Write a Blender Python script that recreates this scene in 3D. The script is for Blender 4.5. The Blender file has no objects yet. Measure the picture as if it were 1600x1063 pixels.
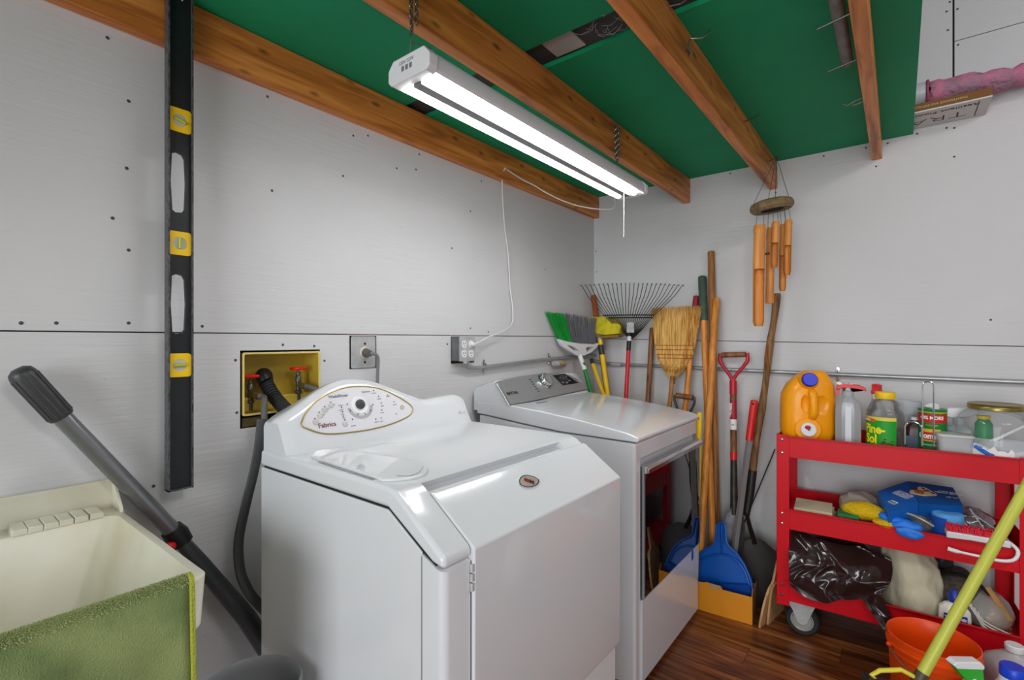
import bpy, bmesh, math, random
from mathutils import Vector, Matrix
random.seed(7)
SC = bpy.context.scene
COL = SC.collection
PI = math.pi

# ------------------------------------------------------------ camera, light, exposure
CAM = Vector((1.6, -2.92, 1.32)); YAW = math.radians(38.2); FPX = 768.0
cd = bpy.data.cameras.new('camera'); cam = bpy.data.objects.new('camera', cd); COL.objects.link(cam)
cam.location = CAM; cam.rotation_euler = (PI/2, 0, YAW)
cd.sensor_width = 36; cd.lens = FPX/1600*36; cd.clip_start = .02
SC.camera = cam
SC.view_settings.view_transform = 'Standard'; SC.view_settings.look = 'None'
SC.view_settings.exposure = 0.0; SC.view_settings.gamma = 1; SC.view_settings.use_curve_mapping = False
w = bpy.data.worlds.new('world'); SC.world = w; w.use_nodes = True
w.node_tree.nodes['Background'].inputs[0].default_value = (.8, .88, 1, 1)
w.node_tree.nodes['Background'].inputs[1].default_value = .6
def area(name, loc, target, sx, sy, power, col=(1, 1, 1)):
    l = bpy.data.lights.new(name, 'AREA'); l.shape = 'RECTANGLE'; l.size = sx; l.size_y = sy; l.energy = power; l.color = col
    o = bpy.data.objects.new(name, l); COL.objects.link(o); o.location = loc
    o.rotation_euler = (Vector(target)-Vector(loc)).to_track_quat('-Z', 'Y').to_euler()
    return o
area('rear_fill_light', (1.9, -6.3, 1.4), (1.5, 0, .9), 2.6, 2.2, 115, (.95, .98, 1))  # added cool fill from behind the camera, no known source there
area('overhead_fill_light', (3.0, -2.5, 2.7), (2.2, -1.6, 0.3), 1.2, .5, 22, (1, .98, .95))  # added overhead fill right of the camera, stands for no known fixture
TUBE_POWER = 28

# ------------------------------------------------------------ helpers
FW = Vector((-math.sin(YAW), math.cos(YAW), 0)); RT = Vector((math.cos(YAW), math.sin(YAW), 0))
def ray(px, py): return FW + RT*((px-800)/FPX) + Vector((0, 0, (531.5-py)/FPX))
def S(px, py, x=None, y=None, z=None, d=None, pl=None):
    """survey: world point seen at a photo position, on a known plane"""
    r = ray(px, py)
    if x is not None: k = (x-CAM.x)/r.x
    elif y is not None: k = (y-CAM.y)/r.y
    elif z is not None: k = (z-CAM.z)/r.z
    elif pl is not None:
        n = Vector(pl[:3]); k = (pl[3]-n.dot(CAM))/n.dot(r)
    else: k = d
    return CAM + r*k
def lean(tx, ty, ytop, lx, ly, yb, zb=0.0):
    """a straight handle: its top point and its foot at depth yb, height zb"""
    T = S(tx, ty, y=ytop); n = (T-CAM).cross(ray(lx, ly))
    X = CAM.x-(n.y*(yb-CAM.y)+n.z*(zb-CAM.z))/n.x
    return T, Vector((X, yb, zb))
def lerp(a, b, t): return a+(b-a)*t
def atz(T, B, z): return lerp(T, B, (z-T.z)/(B.z-T.z))

def lin(c):
    if isinstance(c, str):
        c = [int(c[i:i+2], 16)/255 for i in (0, 2, 4)]
    return tuple((v/12.92 if v <= .04045 else ((v+.055)/1.055)**2.4) for v in c)+(1,)
MATS = {}
def mat(name, col, rough=.5, metal=0, bump=0, bscale=60, var=0, vscale=8, stretch=(1, 1, 1), col2=None, trans=0, emit=0, coat=0, ior=1.45, spec=.5):
    if name in MATS: return MATS[name]
    m = bpy.data.materials.new(name); m.use_nodes = True; nt = m.node_tree; b = nt.nodes['Principled BSDF']
    b.inputs['Base Color'].default_value = lin(col); b.inputs['Roughness'].default_value = rough
    b.inputs['Metallic'].default_value = metal; b.inputs['Transmission Weight'].default_value = trans
    b.inputs['Coat Weight'].default_value = coat; b.inputs['IOR'].default_value = ior; b.inputs['Specular IOR Level'].default_value = spec
    if emit:
        b.inputs['Emission Color'].default_value = lin(col); b.inputs['Emission Strength'].default_value = emit
    if bump or var or col2:
        tc = nt.nodes.new('ShaderNodeTexCoord'); mp = nt.nodes.new('ShaderNodeMapping'); mp.inputs['Scale'].default_value = stretch
        nt.links.new(tc.outputs['Object'], mp.inputs[0])
    if var or col2:
        n = nt.nodes.new('ShaderNodeTexNoise'); n.inputs['Scale'].default_value = vscale; n.inputs['Detail'].default_value = 6
        nt.links.new(mp.outputs[0], n.inputs[0])
        mx = nt.nodes.new('ShaderNodeMix'); mx.data_type = 'RGBA'
        c1 = lin(col); c2 = lin(col2) if col2 else tuple(v*(1-var) for v in c1[:3])+(1,)
        mx.inputs[6].default_value = c1; mx.inputs[7].default_value = c2
        rp = nt.nodes.new('ShaderNodeValToRGB'); rp.color_ramp.elements[0].position = .38; rp.color_ramp.elements[1].position = .66
        nt.links.new(n.outputs[0], rp.inputs[0]); nt.links.new(rp.outputs[0], mx.inputs[0]); nt.links.new(mx.outputs[2], b.inputs['Base Color'])
    if bump:
        n2 = nt.nodes.new('ShaderNodeTexNoise'); n2.inputs['Scale'].default_value = bscale; n2.inputs['Detail'].default_value = 5
        nt.links.new(mp.outputs[0], n2.inputs[0])
        bp = nt.nodes.new('ShaderNodeBump'); bp.inputs['Strength'].default_value = bump; bp.inputs['Distance'].default_value = .01
        nt.links.new(n2.outputs[0], bp.inputs['Height']); nt.links.new(bp.outputs[0], b.inputs['Normal'])
    MATS[name] = m; return m

def wood(name, light, mid, dark, axis=1, rough=.5, knots=True, scale=1.0, rnd=False):
    """sawn or turned timber: long grain along axis, dark knots"""
    if name in MATS: return MATS[name]
    m = bpy.data.materials.new(name); m.use_nodes = True; nt = m.node_tree; L = nt.links; b = nt.nodes['Principled BSDF']
    tc = nt.nodes.new('ShaderNodeTexCoord'); mp = nt.nodes.new('ShaderNodeMapping')
    s = [14*scale]*3; s[axis] = 1.1*scale; mp.inputs['Scale'].default_value = s
    src = tc.outputs['Object']
    if rnd:
        oi = nt.nodes.new('ShaderNodeObjectInfo'); add = nt.nodes.new('ShaderNodeVectorMath'); add.operation = 'ADD'
        sc = nt.nodes.new('ShaderNodeMath'); sc.operation = 'MULTIPLY'; sc.inputs[1].default_value = 37
        L.new(oi.outputs['Random'], sc.inputs[0]); L.new(src, add.inputs[0]); L.new(sc.outputs[0], add.inputs[1]); src = add.outputs[0]
    L.new(src, mp.inputs[0])
    n = nt.nodes.new('ShaderNodeTexNoise'); n.inputs['Scale'].default_value = 2.2; n.inputs['Detail'].default_value = 7; n.inputs['Distortion'].default_value = .9
    L.new(mp.outputs[0], n.inputs[0])
    r = nt.nodes.new('ShaderNodeValToRGB'); e = r.color_ramp.elements
    e[0].position = .3; e[0].color = lin(dark); e[1].position = .72; e[1].color = lin(light)
    q = e.new(.5); q.color = lin(mid); L.new(n.outputs[0], r.inputs[0]); out = r.outputs[0]
    if knots:
        mk = nt.nodes.new('ShaderNodeMapping'); k = [15, 15, 15]; k[axis] = 6.5; mk.inputs['Scale'].default_value = k; L.new(src, mk.inputs[0])
        v = nt.nodes.new('ShaderNodeTexVoronoi'); v.inputs['Scale'].default_value = 1; L.new(mk.outputs[0], v.inputs[0])
        rk = nt.nodes.new('ShaderNodeValToRGB'); rk.color_ramp.elements[0].position = .06; rk.color_ramp.elements[1].position = .17
        rk.color_ramp.elements[0].color = (.72, .72, .72, 1); rk.color_ramp.elements[1].color = (0, 0, 0, 1)
        L.new(v.outputs['Distance'], rk.inputs[0]); mx = nt.nodes.new('ShaderNodeMix'); mx.data_type = 'RGBA'
        L.new(rk.outputs[0], mx.inputs[0]); L.new(out, mx.inputs[6]); mx.inputs[7].default_value = tuple(c*.35 for c in lin(dark)[:3])+(1,); out = mx.outputs[2]
    L.new(out, b.inputs['Base Color']); b.inputs['Roughness'].default_value = rough
    bp = nt.nodes.new('ShaderNodeBump'); bp.inputs['Strength'].default_value = .25; bp.inputs['Distance'].default_value = .004
    L.new(n.outputs[0], bp.inputs['Height']); L.new(bp.outputs[0], b.inputs['Normal'])
    MATS[name] = m; return m

def painted_ply():
    m = bpy.data.materials.new('painted plywood'); m.use_nodes = True; nt = m.node_tree; L = nt.links; b = nt.nodes['Principled BSDF']
    tc = nt.nodes.new('ShaderNodeTexCoord'); mp = nt.nodes.new('ShaderNodeMapping'); mp.inputs['Scale'].default_value = (3, 3, 60)
    L.new(tc.outputs['Object'], mp.inputs[0])
    n = nt.nodes.new('ShaderNodeTexNoise'); n.inputs['Scale'].default_value = 1.6; n.inputs['Detail'].default_value = 8; L.new(mp.outputs[0], n.inputs[0])
    n2 = nt.nodes.new('ShaderNodeTexNoise'); n2.inputs['Scale'].default_value = 2.2; n2.inputs['Detail'].default_value = 5; L.new(tc.outputs['Object'], n2.inputs[0])
    mx = nt.nodes.new('ShaderNodeMix'); mx.data_type = 'RGBA'; mx.inputs[6].default_value = lin('d5d5d6'); mx.inputs[7].default_value = lin('c8c8ca')
    L.new(n2.outputs[0], mx.inputs[0]); L.new(mx.outputs[2], b.inputs['Base Color']); b.inputs['Roughness'].default_value = .6
    # chips and scratches: a stretched, thresholded noise
    mp3 = nt.nodes.new('ShaderNodeMapping'); mp3.inputs['Scale'].default_value = (5, 5, 34); L.new(tc.outputs['Object'], mp3.inputs[0])
    n3 = nt.nodes.new('ShaderNodeTexNoise'); n3.inputs['Scale'].default_value = 2.5; n3.inputs['Detail'].default_value = 3; L.new(mp3.outputs[0], n3.inputs[0])
    r3 = nt.nodes.new('ShaderNodeValToRGB'); r3.color_ramp.elements[0].position = .70; r3.color_ramp.elements[1].position = .78; L.new(n3.outputs[0], r3.inputs[0])
    ad = nt.nodes.new('ShaderNodeMath'); ad.operation = 'MULTIPLY_ADD'; ad.inputs[1].default_value = -1.2; L.new(r3.outputs[0], ad.inputs[0]); L.new(n.outputs[0], ad.inputs[2])
    bp = nt.nodes.new('ShaderNodeBump'); bp.inputs['Strength'].default_value = .35; bp.inputs['Distance'].default_value = .004
    L.new(ad.outputs[0], bp.inputs['Height']); L.new(bp.outputs[0], b.inputs['Normal'])
    return m

def nb(): return bmesh.new()
def box(bm, x0, x1, y0, y1, z0, z1, M=None):
    vs = [bm.verts.new((x, y, z)) for z in (z0, z1) for y in (y0, y1) for x in (x0, x1)]
    for f in ((0, 2, 3, 1), (4, 5, 7, 6), (0, 1, 5, 4), (2, 6, 7, 3), (0, 4, 6, 2), (1, 3, 7, 5)): bm.faces.new([vs[i] for i in f])
    if M is not None:
        for v in vs: v.co = M @ v.co
    return bm
def frame_of(d):
    d = Vector(d).normalized(); a = Vector((0, 0, 1)) if abs(d.z) < .9 else Vector((1, 0, 0))
    u = d.cross(a).normalized(); return u, d.cross(u).normalized()
def tube(bm, pts, r, n=8, closed=False, flat=None):
    """sweep a round (or flattened) section along a polyline; r may be a list"""
    pts = [Vector(p) for p in pts]; N = len(pts)
    rs = r if isinstance(r, (list, tuple)) else [r]*N
    rings = []; u = None
    for i, p in enumerate(pts):
        if closed: d = pts[(i+1) % N]-pts[i-1]
        else: d = pts[min(i+1, N-1)]-pts[max(i-1, 0)]
        if d.length < 1e-9: d = Vector((0, 0, 1))
        d.normalize()
        if u is None: u, v = frame_of(d)
        else:
            u = (u-d*u.dot(d)).normalized(); v = d.cross(u)
        fx, fy = flat if flat else (1, 1)
        rings.append([bm.verts.new(p+u*math.cos(a)*rs[i]*fx+v*math.sin(a)*rs[i]*fy) for a in [2*PI*k/n for k in range(n)]])
    M = N if closed else N-1
    for i in range(M):
        A, B = rings[i], rings[(i+1) % N]
        for k in range(n): bm.faces.new((A[k], A[(k+1) % n], B[(k+1) % n], B[k]))
    if not closed:
        bm.faces.new(rings[0][::-1]); bm.faces.new(rings[-1])
    return bm
def cyl(bm, a, b, r0, r1=None, n=16): return tube(bm, [a, b], [r0, r0 if r1 is None else r1], n)
def lathe(bm, prof, M=None, n=28, arc=(0, 2*PI)):
    """profile of (r, z) revolved about z, then placed by M"""
    full = abs(arc[1]-arc[0]-2*PI) < 1e-6; cnt = n if full else n+1
    rings = []
    for r, z in prof:
        ring = []
        for k in range(cnt):
            a = arc[0]+(arc[1]-arc[0])*k/n; co = Vector((max(r, 1e-5)*math.cos(a), max(r, 1e-5)*math.sin(a), z))
            ring.append(bm.verts.new(M @ co if M is not None else co))
        rings.append(ring)
    for i in range(len(rings)-1):
        A, B = rings[i], rings[i+1]
        for k in range(n): bm.faces.new((A[k], A[(k+1) % cnt], B[(k+1) % cnt], B[k]))
    return bm
def prism(bm, pts, y0, y1, axis='y', M=None):
    """polygon in the plane across the axis, extruded from y0 to y1"""
    def P(a, b, c): return {'y': (a, c, b), 'x': (c, a, b), 'z': (a, b, c)}[axis]
    A = [bm.verts.new(P(a, b, y0)) for a, b in pts]; B = [bm.verts.new(P(a, b, y1)) for a, b in pts]
    n = len(pts); bm.faces.new(A); bm.faces.new(B[::-1])
    for k in range(n): bm.faces.new((A[k], B[k], B[(k+1) % n], A[(k+1) % n]))
    if M is not None:
        for v in A+B: v.co = M @ v.co
    return bm
def loft(bm, secs, caps=True):
    rings = [[bm.verts.new(p) for p in s] for s in secs]; n = len(secs[0])
    for A, B in zip(rings, rings[1:]):
        for k in range(n): bm.faces.new((A[k], A[(k+1) % n], B[(k+1) % n], B[k]))
    if caps: bm.faces.new(rings[0][::-1]); bm.faces.new(rings[-1])
    return bm
def ball(bm, c, r, n=12):
    rx, ry, rz = r if isinstance(r, (tuple, list)) else (r, r, r)
    M = Matrix.Translation(c) @ Matrix.Diagonal((rx, ry, rz, 1))
    bmesh.ops.create_uvsphere(bm, u_segments=n, v_segments=max(6, n//2+2), radius=1, matrix=M); return bm
def place(o, xd, yd):
    """matrix whose local x, y lie along xd, yd at origin o"""
    x = Vector(xd).normalized(); y = Vector(yd); y = (y-x*x.dot(y)).normalized(); z = x.cross(y)
    return Matrix(((x.x, y.x, z.x, o[0]), (x.y, y.y, z.y, o[1]), (x.z, y.z, z.z, o[2]), (0, 0, 0, 1)))
def along(a, b):
    a = Vector(a); b = Vector(b); d = (b-a).normalized(); u, v = frame_of(d)
    return Matrix(((u.x, v.x, d.x, a.x), (u.y, v.y, d.y, a.y), (u.z, v.z, d.z, a.z), (0, 0, 0, 1)))
DG = bpy.context.evaluated_depsgraph_get
def curve_bm(cu):
    o = bpy.data.objects.new('tmp', cu); COL.objects.link(o); dg = DG(); dg.update()
    me = bpy.data.meshes.new_from_object(o.evaluated_get(dg)); bm = nb(); bm.from_mesh(me)
    bpy.data.objects.remove(o); bpy.data.meshes.remove(me); return bm
def flat(outlines, th, M=None):
    """a flat plate with holes: first outline is the rim; local xy, thickness th about z"""
    cu = bpy.data.curves.new('c', 'CURVE'); cu.dimensions = '2D'; cu.fill_mode = 'BOTH'; cu.extrude = th/2
    for ol in outlines:
        sp = cu.splines.new('POLY'); sp.points.add(len(ol)-1); sp.use_cyclic_u = True
        for p, (a, b) in zip(sp.points, ol): p.co = (a, b, 0, 1)
    bm = curve_bm(cu); bmesh.ops.remove_doubles(bm, verts=bm.verts, dist=1e-6)
    if M is not None: bm.transform(M)
    return bm
def text(s, size, M=None, bold=0.0, th=.0006, wrap=None, sx=1, center=True, spacing=1.0):
    cu = bpy.data.curves.new('t', 'FONT'); cu.body = s; cu.size = size; cu.extrude = th/2; cu.offset = bold; cu.space_character = spacing
    cu.resolution_u = 3
    if center: cu.align_x = 'CENTER'; cu.align_y = 'CENTER'
    bm = curve_bm(cu)
    if wrap:
        for v in bm.verts:
            a = v.co.x*sx/wrap; rr = wrap+v.co.z; v.co = Vector((rr*math.sin(a), v.co.y, rr*math.cos(a)))
    else:
        for v in bm.verts: v.co.x *= sx
    if M is not None: bm.transform(M)
    return bm
def rrect(w, h, r, n=5, cx=0, cy=0):
    out = []
    for ax, ay, a0 in ((w/2-r, h/2-r, 0), (-w/2+r, h/2-r, PI/2), (-w/2+r, -h/2+r, PI), (w/2-r, -h/2+r, 1.5*PI)):
        for k in range(n+1):
            a = a0+PI/2*k/n; out.append((cx+ax+r*math.cos(a), cy+ay+r*math.sin(a)))
    return out
def merge(dst, src):
    me = bpy.data.meshes.new('m'); src.to_mesh(me); dst.from_mesh(me); bpy.data.meshes.remove(me); src.free(); return dst
def crumple(bm, amp, freq, seed=0):
    from mathutils import noise
    for v in bm.verts:
        p = v.co*freq+Vector((seed, seed*2, seed*3)); v.co += noise.noise_vector(p)*amp+noise.noise_vector(p*2.3)*amp*.45
    return bm

WM = {}
def wmat(o):
    return WM.get(o.name, Matrix.Identity(4)) if o else Matrix.Identity(4)
def obj(name, bm, m, parent=None, label=None, cat=None, group=None, kind=None, bevel=0, seg=2, local=False, sharp=38, allsmooth=False, subsurf=0):
    if parent is not None and not local: bm.transform(wmat(parent).inverted())
    bmesh.ops.recalc_face_normals(bm, faces=bm.faces)
    for f in bm.faces: f.smooth = True
    if not bevel and not allsmooth:
        lim = math.radians(sharp)
        for e in bm.edges:
            if len(e.link_faces) == 2 and e.calc_face_angle(0) > lim: e.smooth = False
            elif len(e.link_faces) != 2: e.smooth = False
    me = bpy.data.meshes.new(name); bm.to_mesh(me); bm.free(); me.materials.append(m)
    o = bpy.data.objects.new(name, me); COL.objects.link(o)
    if parent is not None: o.parent = parent; WM[o.name] = wmat(parent)
    if bevel:
        b = o.modifiers.new('bevel', 'BEVEL'); b.width = bevel; b.segments = seg; b.limit_method = 'ANGLE'; b.angle_limit = math.radians(30); b.harden_normals = True
    if subsurf:
        s = o.modifiers.new('sub', 'SUBSURF'); s.levels = s.render_levels = subsurf
    tag(o, label, cat, group, kind); return o
def tag(o, label=None, cat=None, group=None, kind=None):
    for k, v in (('label', label), ('category', cat), ('group', group), ('kind', kind)):
        if v: o[k] = v
    return o
def thing(name, label, cat, loc=(0, 0, 0), rotz=0, group=None):
    o = bpy.data.objects.new(name, None); o.empty_display_size = .05; COL.objects.link(o)
    o.location = loc; o.rotation_euler = (0, 0, rotz)
    WM[o.name] = Matrix.Translation(loc) @ Matrix.Rotation(rotz, 4, 'Z')
    return tag(o, label, cat, group)
def cut(o, cutter_bm):
    me = bpy.data.meshes.new('cut'); bmesh.ops.recalc_face_normals(cutter_bm, faces=cutter_bm.faces)
    if o.parent: cutter_bm.transform(wmat(o.parent).inverted())
    cutter_bm.to_mesh(me); c = bpy.data.objects.new('cut', me); COL.objects.link(c); c.parent = o.parent
    b = o.modifiers.new('bool', 'BOOLEAN'); b.object = c; b.operation = 'DIFFERENCE'; b.solver = 'EXACT'
    dg = DG(); dg.update(); new = bpy.data.meshes.new_from_object(o.evaluated_get(dg)); o.modifiers.clear(); o.data = new
    bpy.data.objects.remove(c); return o

# ------------------------------------------------------------ materials
PLY = painted_ply()
BEAM = wood('joist timber', 'ec9f50', 'd07e36', '93501e', 1, .45)
FLOORW = wood('laminate plank', 'a86a36', '753f1e', '33170b', 0, .3, knots=False, scale=.9, rnd=True)
GREEN = mat('green board', '009864', .7, bump=.08, bscale=40, var=.14, vscale=2.5)
WHITE = mat('white enamel', 'd8dade', .16, coat=.5)
WHITE2 = mat('white plastic', 'e2e3e6', .3)
LAMPW = mat('lamp housing', 'dcdde0', .35)
CREAM = mat('tub plastic', 'e4e1d2', .35, col2='cdc6a8', vscale=3)
DARKSEAM = mat('dark seam', '1b1b1c', .8)
BLACK = mat('black plastic', '17181a', .4)
CHROME = mat('chrome', 'dcdde0', .12, 1)
STEEL = mat('galvanised steel', 'c0c1c2', .42, .3, var=.2, vscale=30)
BRUSHED = mat('brushed steel', 'a6a7a9', .32, .55, bump=.05, bscale=200, stretch=(1, 1, 30))
DSTEEL = mat('dull blade steel', '4c4a48', .5, .6, var=.4, vscale=20)
RED = mat('red enamel', 'cc0c1c', .38, spec=.3)
REDP = mat('red plastic', 'd81f22', .35)
YEL = mat('yellow plastic', 'eec30c', .4)
HANDLE = wood('ash handle', 'eca044', 'd48630', 'a8621e', 2, .4, knots=False, scale=1.4)
HANDLED = wood('old dark handle', 'a06a3c', '7e4e2a', '482c16', 2, .55, knots=False, scale=1.6)
BAMBOO = wood('bamboo', 'e8a04a', 'd68836', 'b06a26', 2, .45, knots=False, scale=1.2)
CARD = mat('card', 'b08a58', .8, bump=.1)
SCREW = mat('screw head', '55565a', .45, .6)
WHITEINK = mat('white ink', 'f2f2f0', .6); BLACKINK = mat('black ink', '1c1c1e', .6); GREYINK = mat('grey ink', '707278', .6); MAROON = mat('maroon ink', '7a2834', .6)
YINK = mat('yellow ink', 'f4e414', .6); GINK = mat('green ink', '189a28', .5); RINK = mat('red ink', 'c62018', .5); BINK = mat('blue ink', '1464c8', .5)

# ------------------------------------------------------------ setting
SCREWS = []
def panel_flat(rects_outline, holes, th, M, parent): return obj('panel', flat([rects_outline]+holes, th, M), PLY, parent)
def rect(a, b, c, d): return [(a, c), (b, c), (b, d), (a, d)]
# left wall: x = 0, panels proud of a dark backing
wl = obj('wall_left', box(nb(), -.16, -.125, -6.5, .16, 0, 3.2), mat('wall backing', '4a4038', .9), kind='structure')
ML = place((-.006, 0, 0), (0, 1, 0), (0, 0, 1))
H1 = (-2.246, -1.979, 1.045, 1.287); H2 = (-1.861, -1.742, 1.212, 1.336)
H3 = (-1.336, -1.18, 1.212, 1.336)
panel_flat(rect(-3.05, -.0, 0, 1.339), [rect(*H1), rect(*H2), rect(*H3)], .012, ML, wl)
panel_flat(rect(-6.5, -3.053, 0, 1.339), [], .012, ML, wl)
panel_flat(rect(-6.5, 0, 1.3425, 3.2), [], .012, ML, wl)
# studs closing the edges of the openings (the red-brown cut edge of the board and framing)
EDGE = mat('cut board edge', '7a3c22', .8, var=.3, vscale=20)
def reveal(h, depth=.11):
    bm = nb(); t = .006
    y0, y1, z0, z1 = h
    box(bm, -depth, -.002, y0-t, y0, z0-t, z1+t); box(bm, -depth, -.002, y1, y1+t, z0-t, z1+t)
    box(bm, -depth, -.002, y0, y1, z1, z1+t); box(bm, -depth, -.002, y0, y1, z0-t, z0)
    obj('opening_edge', bm, EDGE, wl)
for h in (H1, H2, H3): reveal(h)
# back wall: y = 0
wb = obj('wall_back', box(nb(), -.125, 4.2, .02, .06, 0, 3.2), mat('wall backing', '4a4038', .9), kind='structure')
MB = place((0, .006, 0), (1, 0, 0), (0, 0, 1))
panel_flat([(0, 0), (4.1, 0), (4.1, 1.254), (0, 1.328)], [], .012, MB, wb)
panel_flat([(0, 1.3315), (4.1, 1.2575), (4.1, 2.64), (1.794, 2.64), (1.794, 2.29), (0, 2.29)], [], .012, MB, wb)
panel_flat(rect(0, 1.787, 2.2935, 3.2), [], .012, MB, wb)
panel_flat(rect(1.794, 4.1, 2.6435, 3.2), [], .012, MB, wb)
obj('wall_right', box(nb(), 4.1, 4.2, -6.5, .06, 0, 3.2), PLY, kind='structure')
bm = nb(); box(bm, -.16, .7, -6.6, -6.5, 0, 3.2); box(bm, 3.9, 4.2, -6.6, -6.5, 0, 3.2); box(bm, .7, 3.9, -6.6, -6.5, 2.5, 3.2)
obj('wall_front', bm, PLY, kind='structure')
obj('ceiling', box(nb(), -.16, 4.2, -6.6, .06, 3.2, 3.25), PLY, kind='structure')
# floor: planks running along the back wall
fl = obj('floor', box(nb(), -.13, 4.2, -6.5, .02, -.06, -.012), DARKSEAM, kind='structure')
pm = None; pw = .127
for r in range(0, 34):
    off = (r*.47) % 1.25
    y0 = -.001-pw*(r+1)
    x = -1.25+off
    while x < 4.1:
        a = max(x, -.001); b = min(x+1.2485, 4.1)
        if b-a > .02 and (y0 > -3.4):
            bm = box(nb(), a, b, y0+.0007, y0+pw-.0007, -.012, 0); obj('plank', bm, FLOORW, fl)
        x += 1.25
obj('floor_board_area', box(nb(), 0, 4.1, -6.5, -3.45, -.012, 0), FLOORW, fl, kind='stuff')
# screws in the walls
def screw_at(p, n, parent, r=.0032):
    M = along(p, Vector(p)+Vector(n)); r *= .8; bm = lathe(nb(), [(0, .0012), (r*.6, .0012), (r, .0004), (r*1.35, .0009), (r*1.6, .0)], M, 10)
    obj('screw', bm, SCREW, parent)
for px, py in ((168, 59), (201, 158), (198, 263), (201, 391), (176, 341), (201, 505), (33, 505), (418, 151), (552, 212), (655, 241), (536, 275), (650, 265), (735, 330), (752, 283), (620, 263), (575, 212), (368, 563), (370, 645), (442, 539), (491, 541), (507, 564), (699, 538), (735, 513), (763, 519), (210, 760), (240, 760), (88, 505), (425, 298), (706, 388), (852, 421), (316, 510)):
    screw_at(S(px, py, x=0), (1, 0, 0), wl, .0035)
for px, py in ((931, 393), (932, 425), (1141, 271), (1287, 244), (1353, 231), (1387, 224), (1369, 260), (1433, 209), (1479, 200), (1491, 200), (1491, 245), (1496, 14), (1497, 70), (1479, 18), (1481, 47), (1484, 3), (1326, 600), (1212, 301), (1548, 500)):
    screw_at(S(px, py, y=0), (0, -1, 0), wb, .0035)
# green boards laid on the joists, with the gap that shows a dark board
GT = 2.268
gb = []
for i, (y0, y1) in enumerate(((-1.5, -.001), (-5.5, -1.625))):
    o = obj('ceiling_board', box(nb(), .002, 1.652, y0, y1, GT, GT+.016), GREEN,
            label=('green painted ceiling board between the dark gap and the back wall', 'green painted ceiling board nearest the viewer, left of the dark gap')[i], cat='board')
tb = thing('gap_board', 'dark cobwebbed board showing in the gap between the green ceiling boards', 'board', (.8, -1.56, GT+.02))
obj('board', box(nb(), .0, 1.652, -1.70, -1.44, GT+.0165, GT+.034), mat('dark dusty board', '4b4a4c', .9, bump=.3, bscale=30, var=.45, vscale=7), tb)
obj('patch', box(nb(), .69, .80, -1.615, -1.515, GT+.0115, GT+.0163), mat('pale patch', 'b9b8b6', .8, var=.15), tb, label='pale grey patch on the board')
web = nb()
for k in range(26):
    a = Vector((random.uniform(.85, 1.04), random.uniform(-1.62, -1.5), GT+.012)); b = a+Vector((random.uniform(-.07, .07), random.uniform(-.05, .05), -.004)); tube(web, [a, (a+b)/2-Vector((0, 0, .012)), b], .0006, 3)
obj('cobweb', web, mat('cobweb', 'a9a7a2', 1), tb, kind='stuff')

# ------------------------------------------------------------ joists
def beam(label, x0, x1, zb, y0=-5.2, y1=-.002, grp='ceiling joists'):
    t = thing('ceiling_joist', label, 'joist', ((x0+x1)/2, (y0+y1)/2, zb), group=grp)
    obj('timber', box(nb(), x0, x1, y0, y1, zb, GT-.002), BEAM, t, bevel=.003); return t
b1 = beam('orange brown joist fixed flat along the left wall', .001, .039, 2.128)
b2 = beam('joist the shop light chains hang from', .598, .637, 2.126)
b3 = beam('third joist, with a wire hook and the wind chime at its end', 1.056, 1.094, 2.122)
b4 = beam('short narrow joist nearest the right side, beside the grey pipe', 1.498, 1.538, 2.180)
NAILM = mat('nail', '5a5856', .4, .8)
def nail(p, q, parent, r=.0024): obj('nail', cyl(nb(), p, q, r, r*.9, 8), NAILM, parent)
p = S(1163, 190, x=1.094); nail(p, S(1186, 180, d=1.99), b3)
p = S(1201, 252, x=1.094); nail(p, p+Vector((.055, -.01, .012)), b3)
HK = mat('hook wire', '8d8b86', .35, .9)
h = S(1070, 78, x=1.096)
obj('wire_hook', tube(nb(), [h+Vector(v) for v in ((-.004, .02, .012), (.006, .02, .0), (.012, .012, -.018), (.02, -.004, -.016), (.012, -.012, .008), (.018, .0, .026), (.045, .008, .022), (.058, .02, .034), (.064, .03, .05))], .0028, 8), HK, b3)
h = S(1046, 10, x=1.096); obj('wire_hook', tube(nb(), [h, h+Vector((.03, .0, -.006)), h+Vector((.05, .012, .01)), h+Vector((.058, .02, .028))], .0024, 8), HK, b3)
for (px, py) in ((1348, 18), (1352, 92)):
    p = S(px, py, z=2.185); p = Vector((1.497, p.y, 2.19)); nail(p, p+Vector((-.075, .0, -.012)), b4, .003)
h = Vector((1.497, S(1356, 153, z=2.19).y, 2.195))
obj('wire_hook', tube(nb(), [h, h+Vector((-.02, 0, -.003)), h+Vector((-.045, .0, -.014)), h+Vector((-.06, 0, -.004))], .002, 6), HK, b4)
obj('wire_hook', tube(nb(), [h+Vector((0, 0, -.012)), h+Vector((-.015, 0, -.018)), h+Vector((-.03, 0, -.018))], .002, 6), HK, b4)
e = S(1338, 100, z=2.2); PY = e.y
bm = nb(); cyl(bm, (1.47, PY, 2.215), (1.47, -4.2, 2.215), .017, n=20)
obj('pipe', bm, mat('grey pipe', '75726e', .5, var=.35, vscale=25), label='dusty grey pipe resting on nails beside the short joist', cat='pipe')

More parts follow.
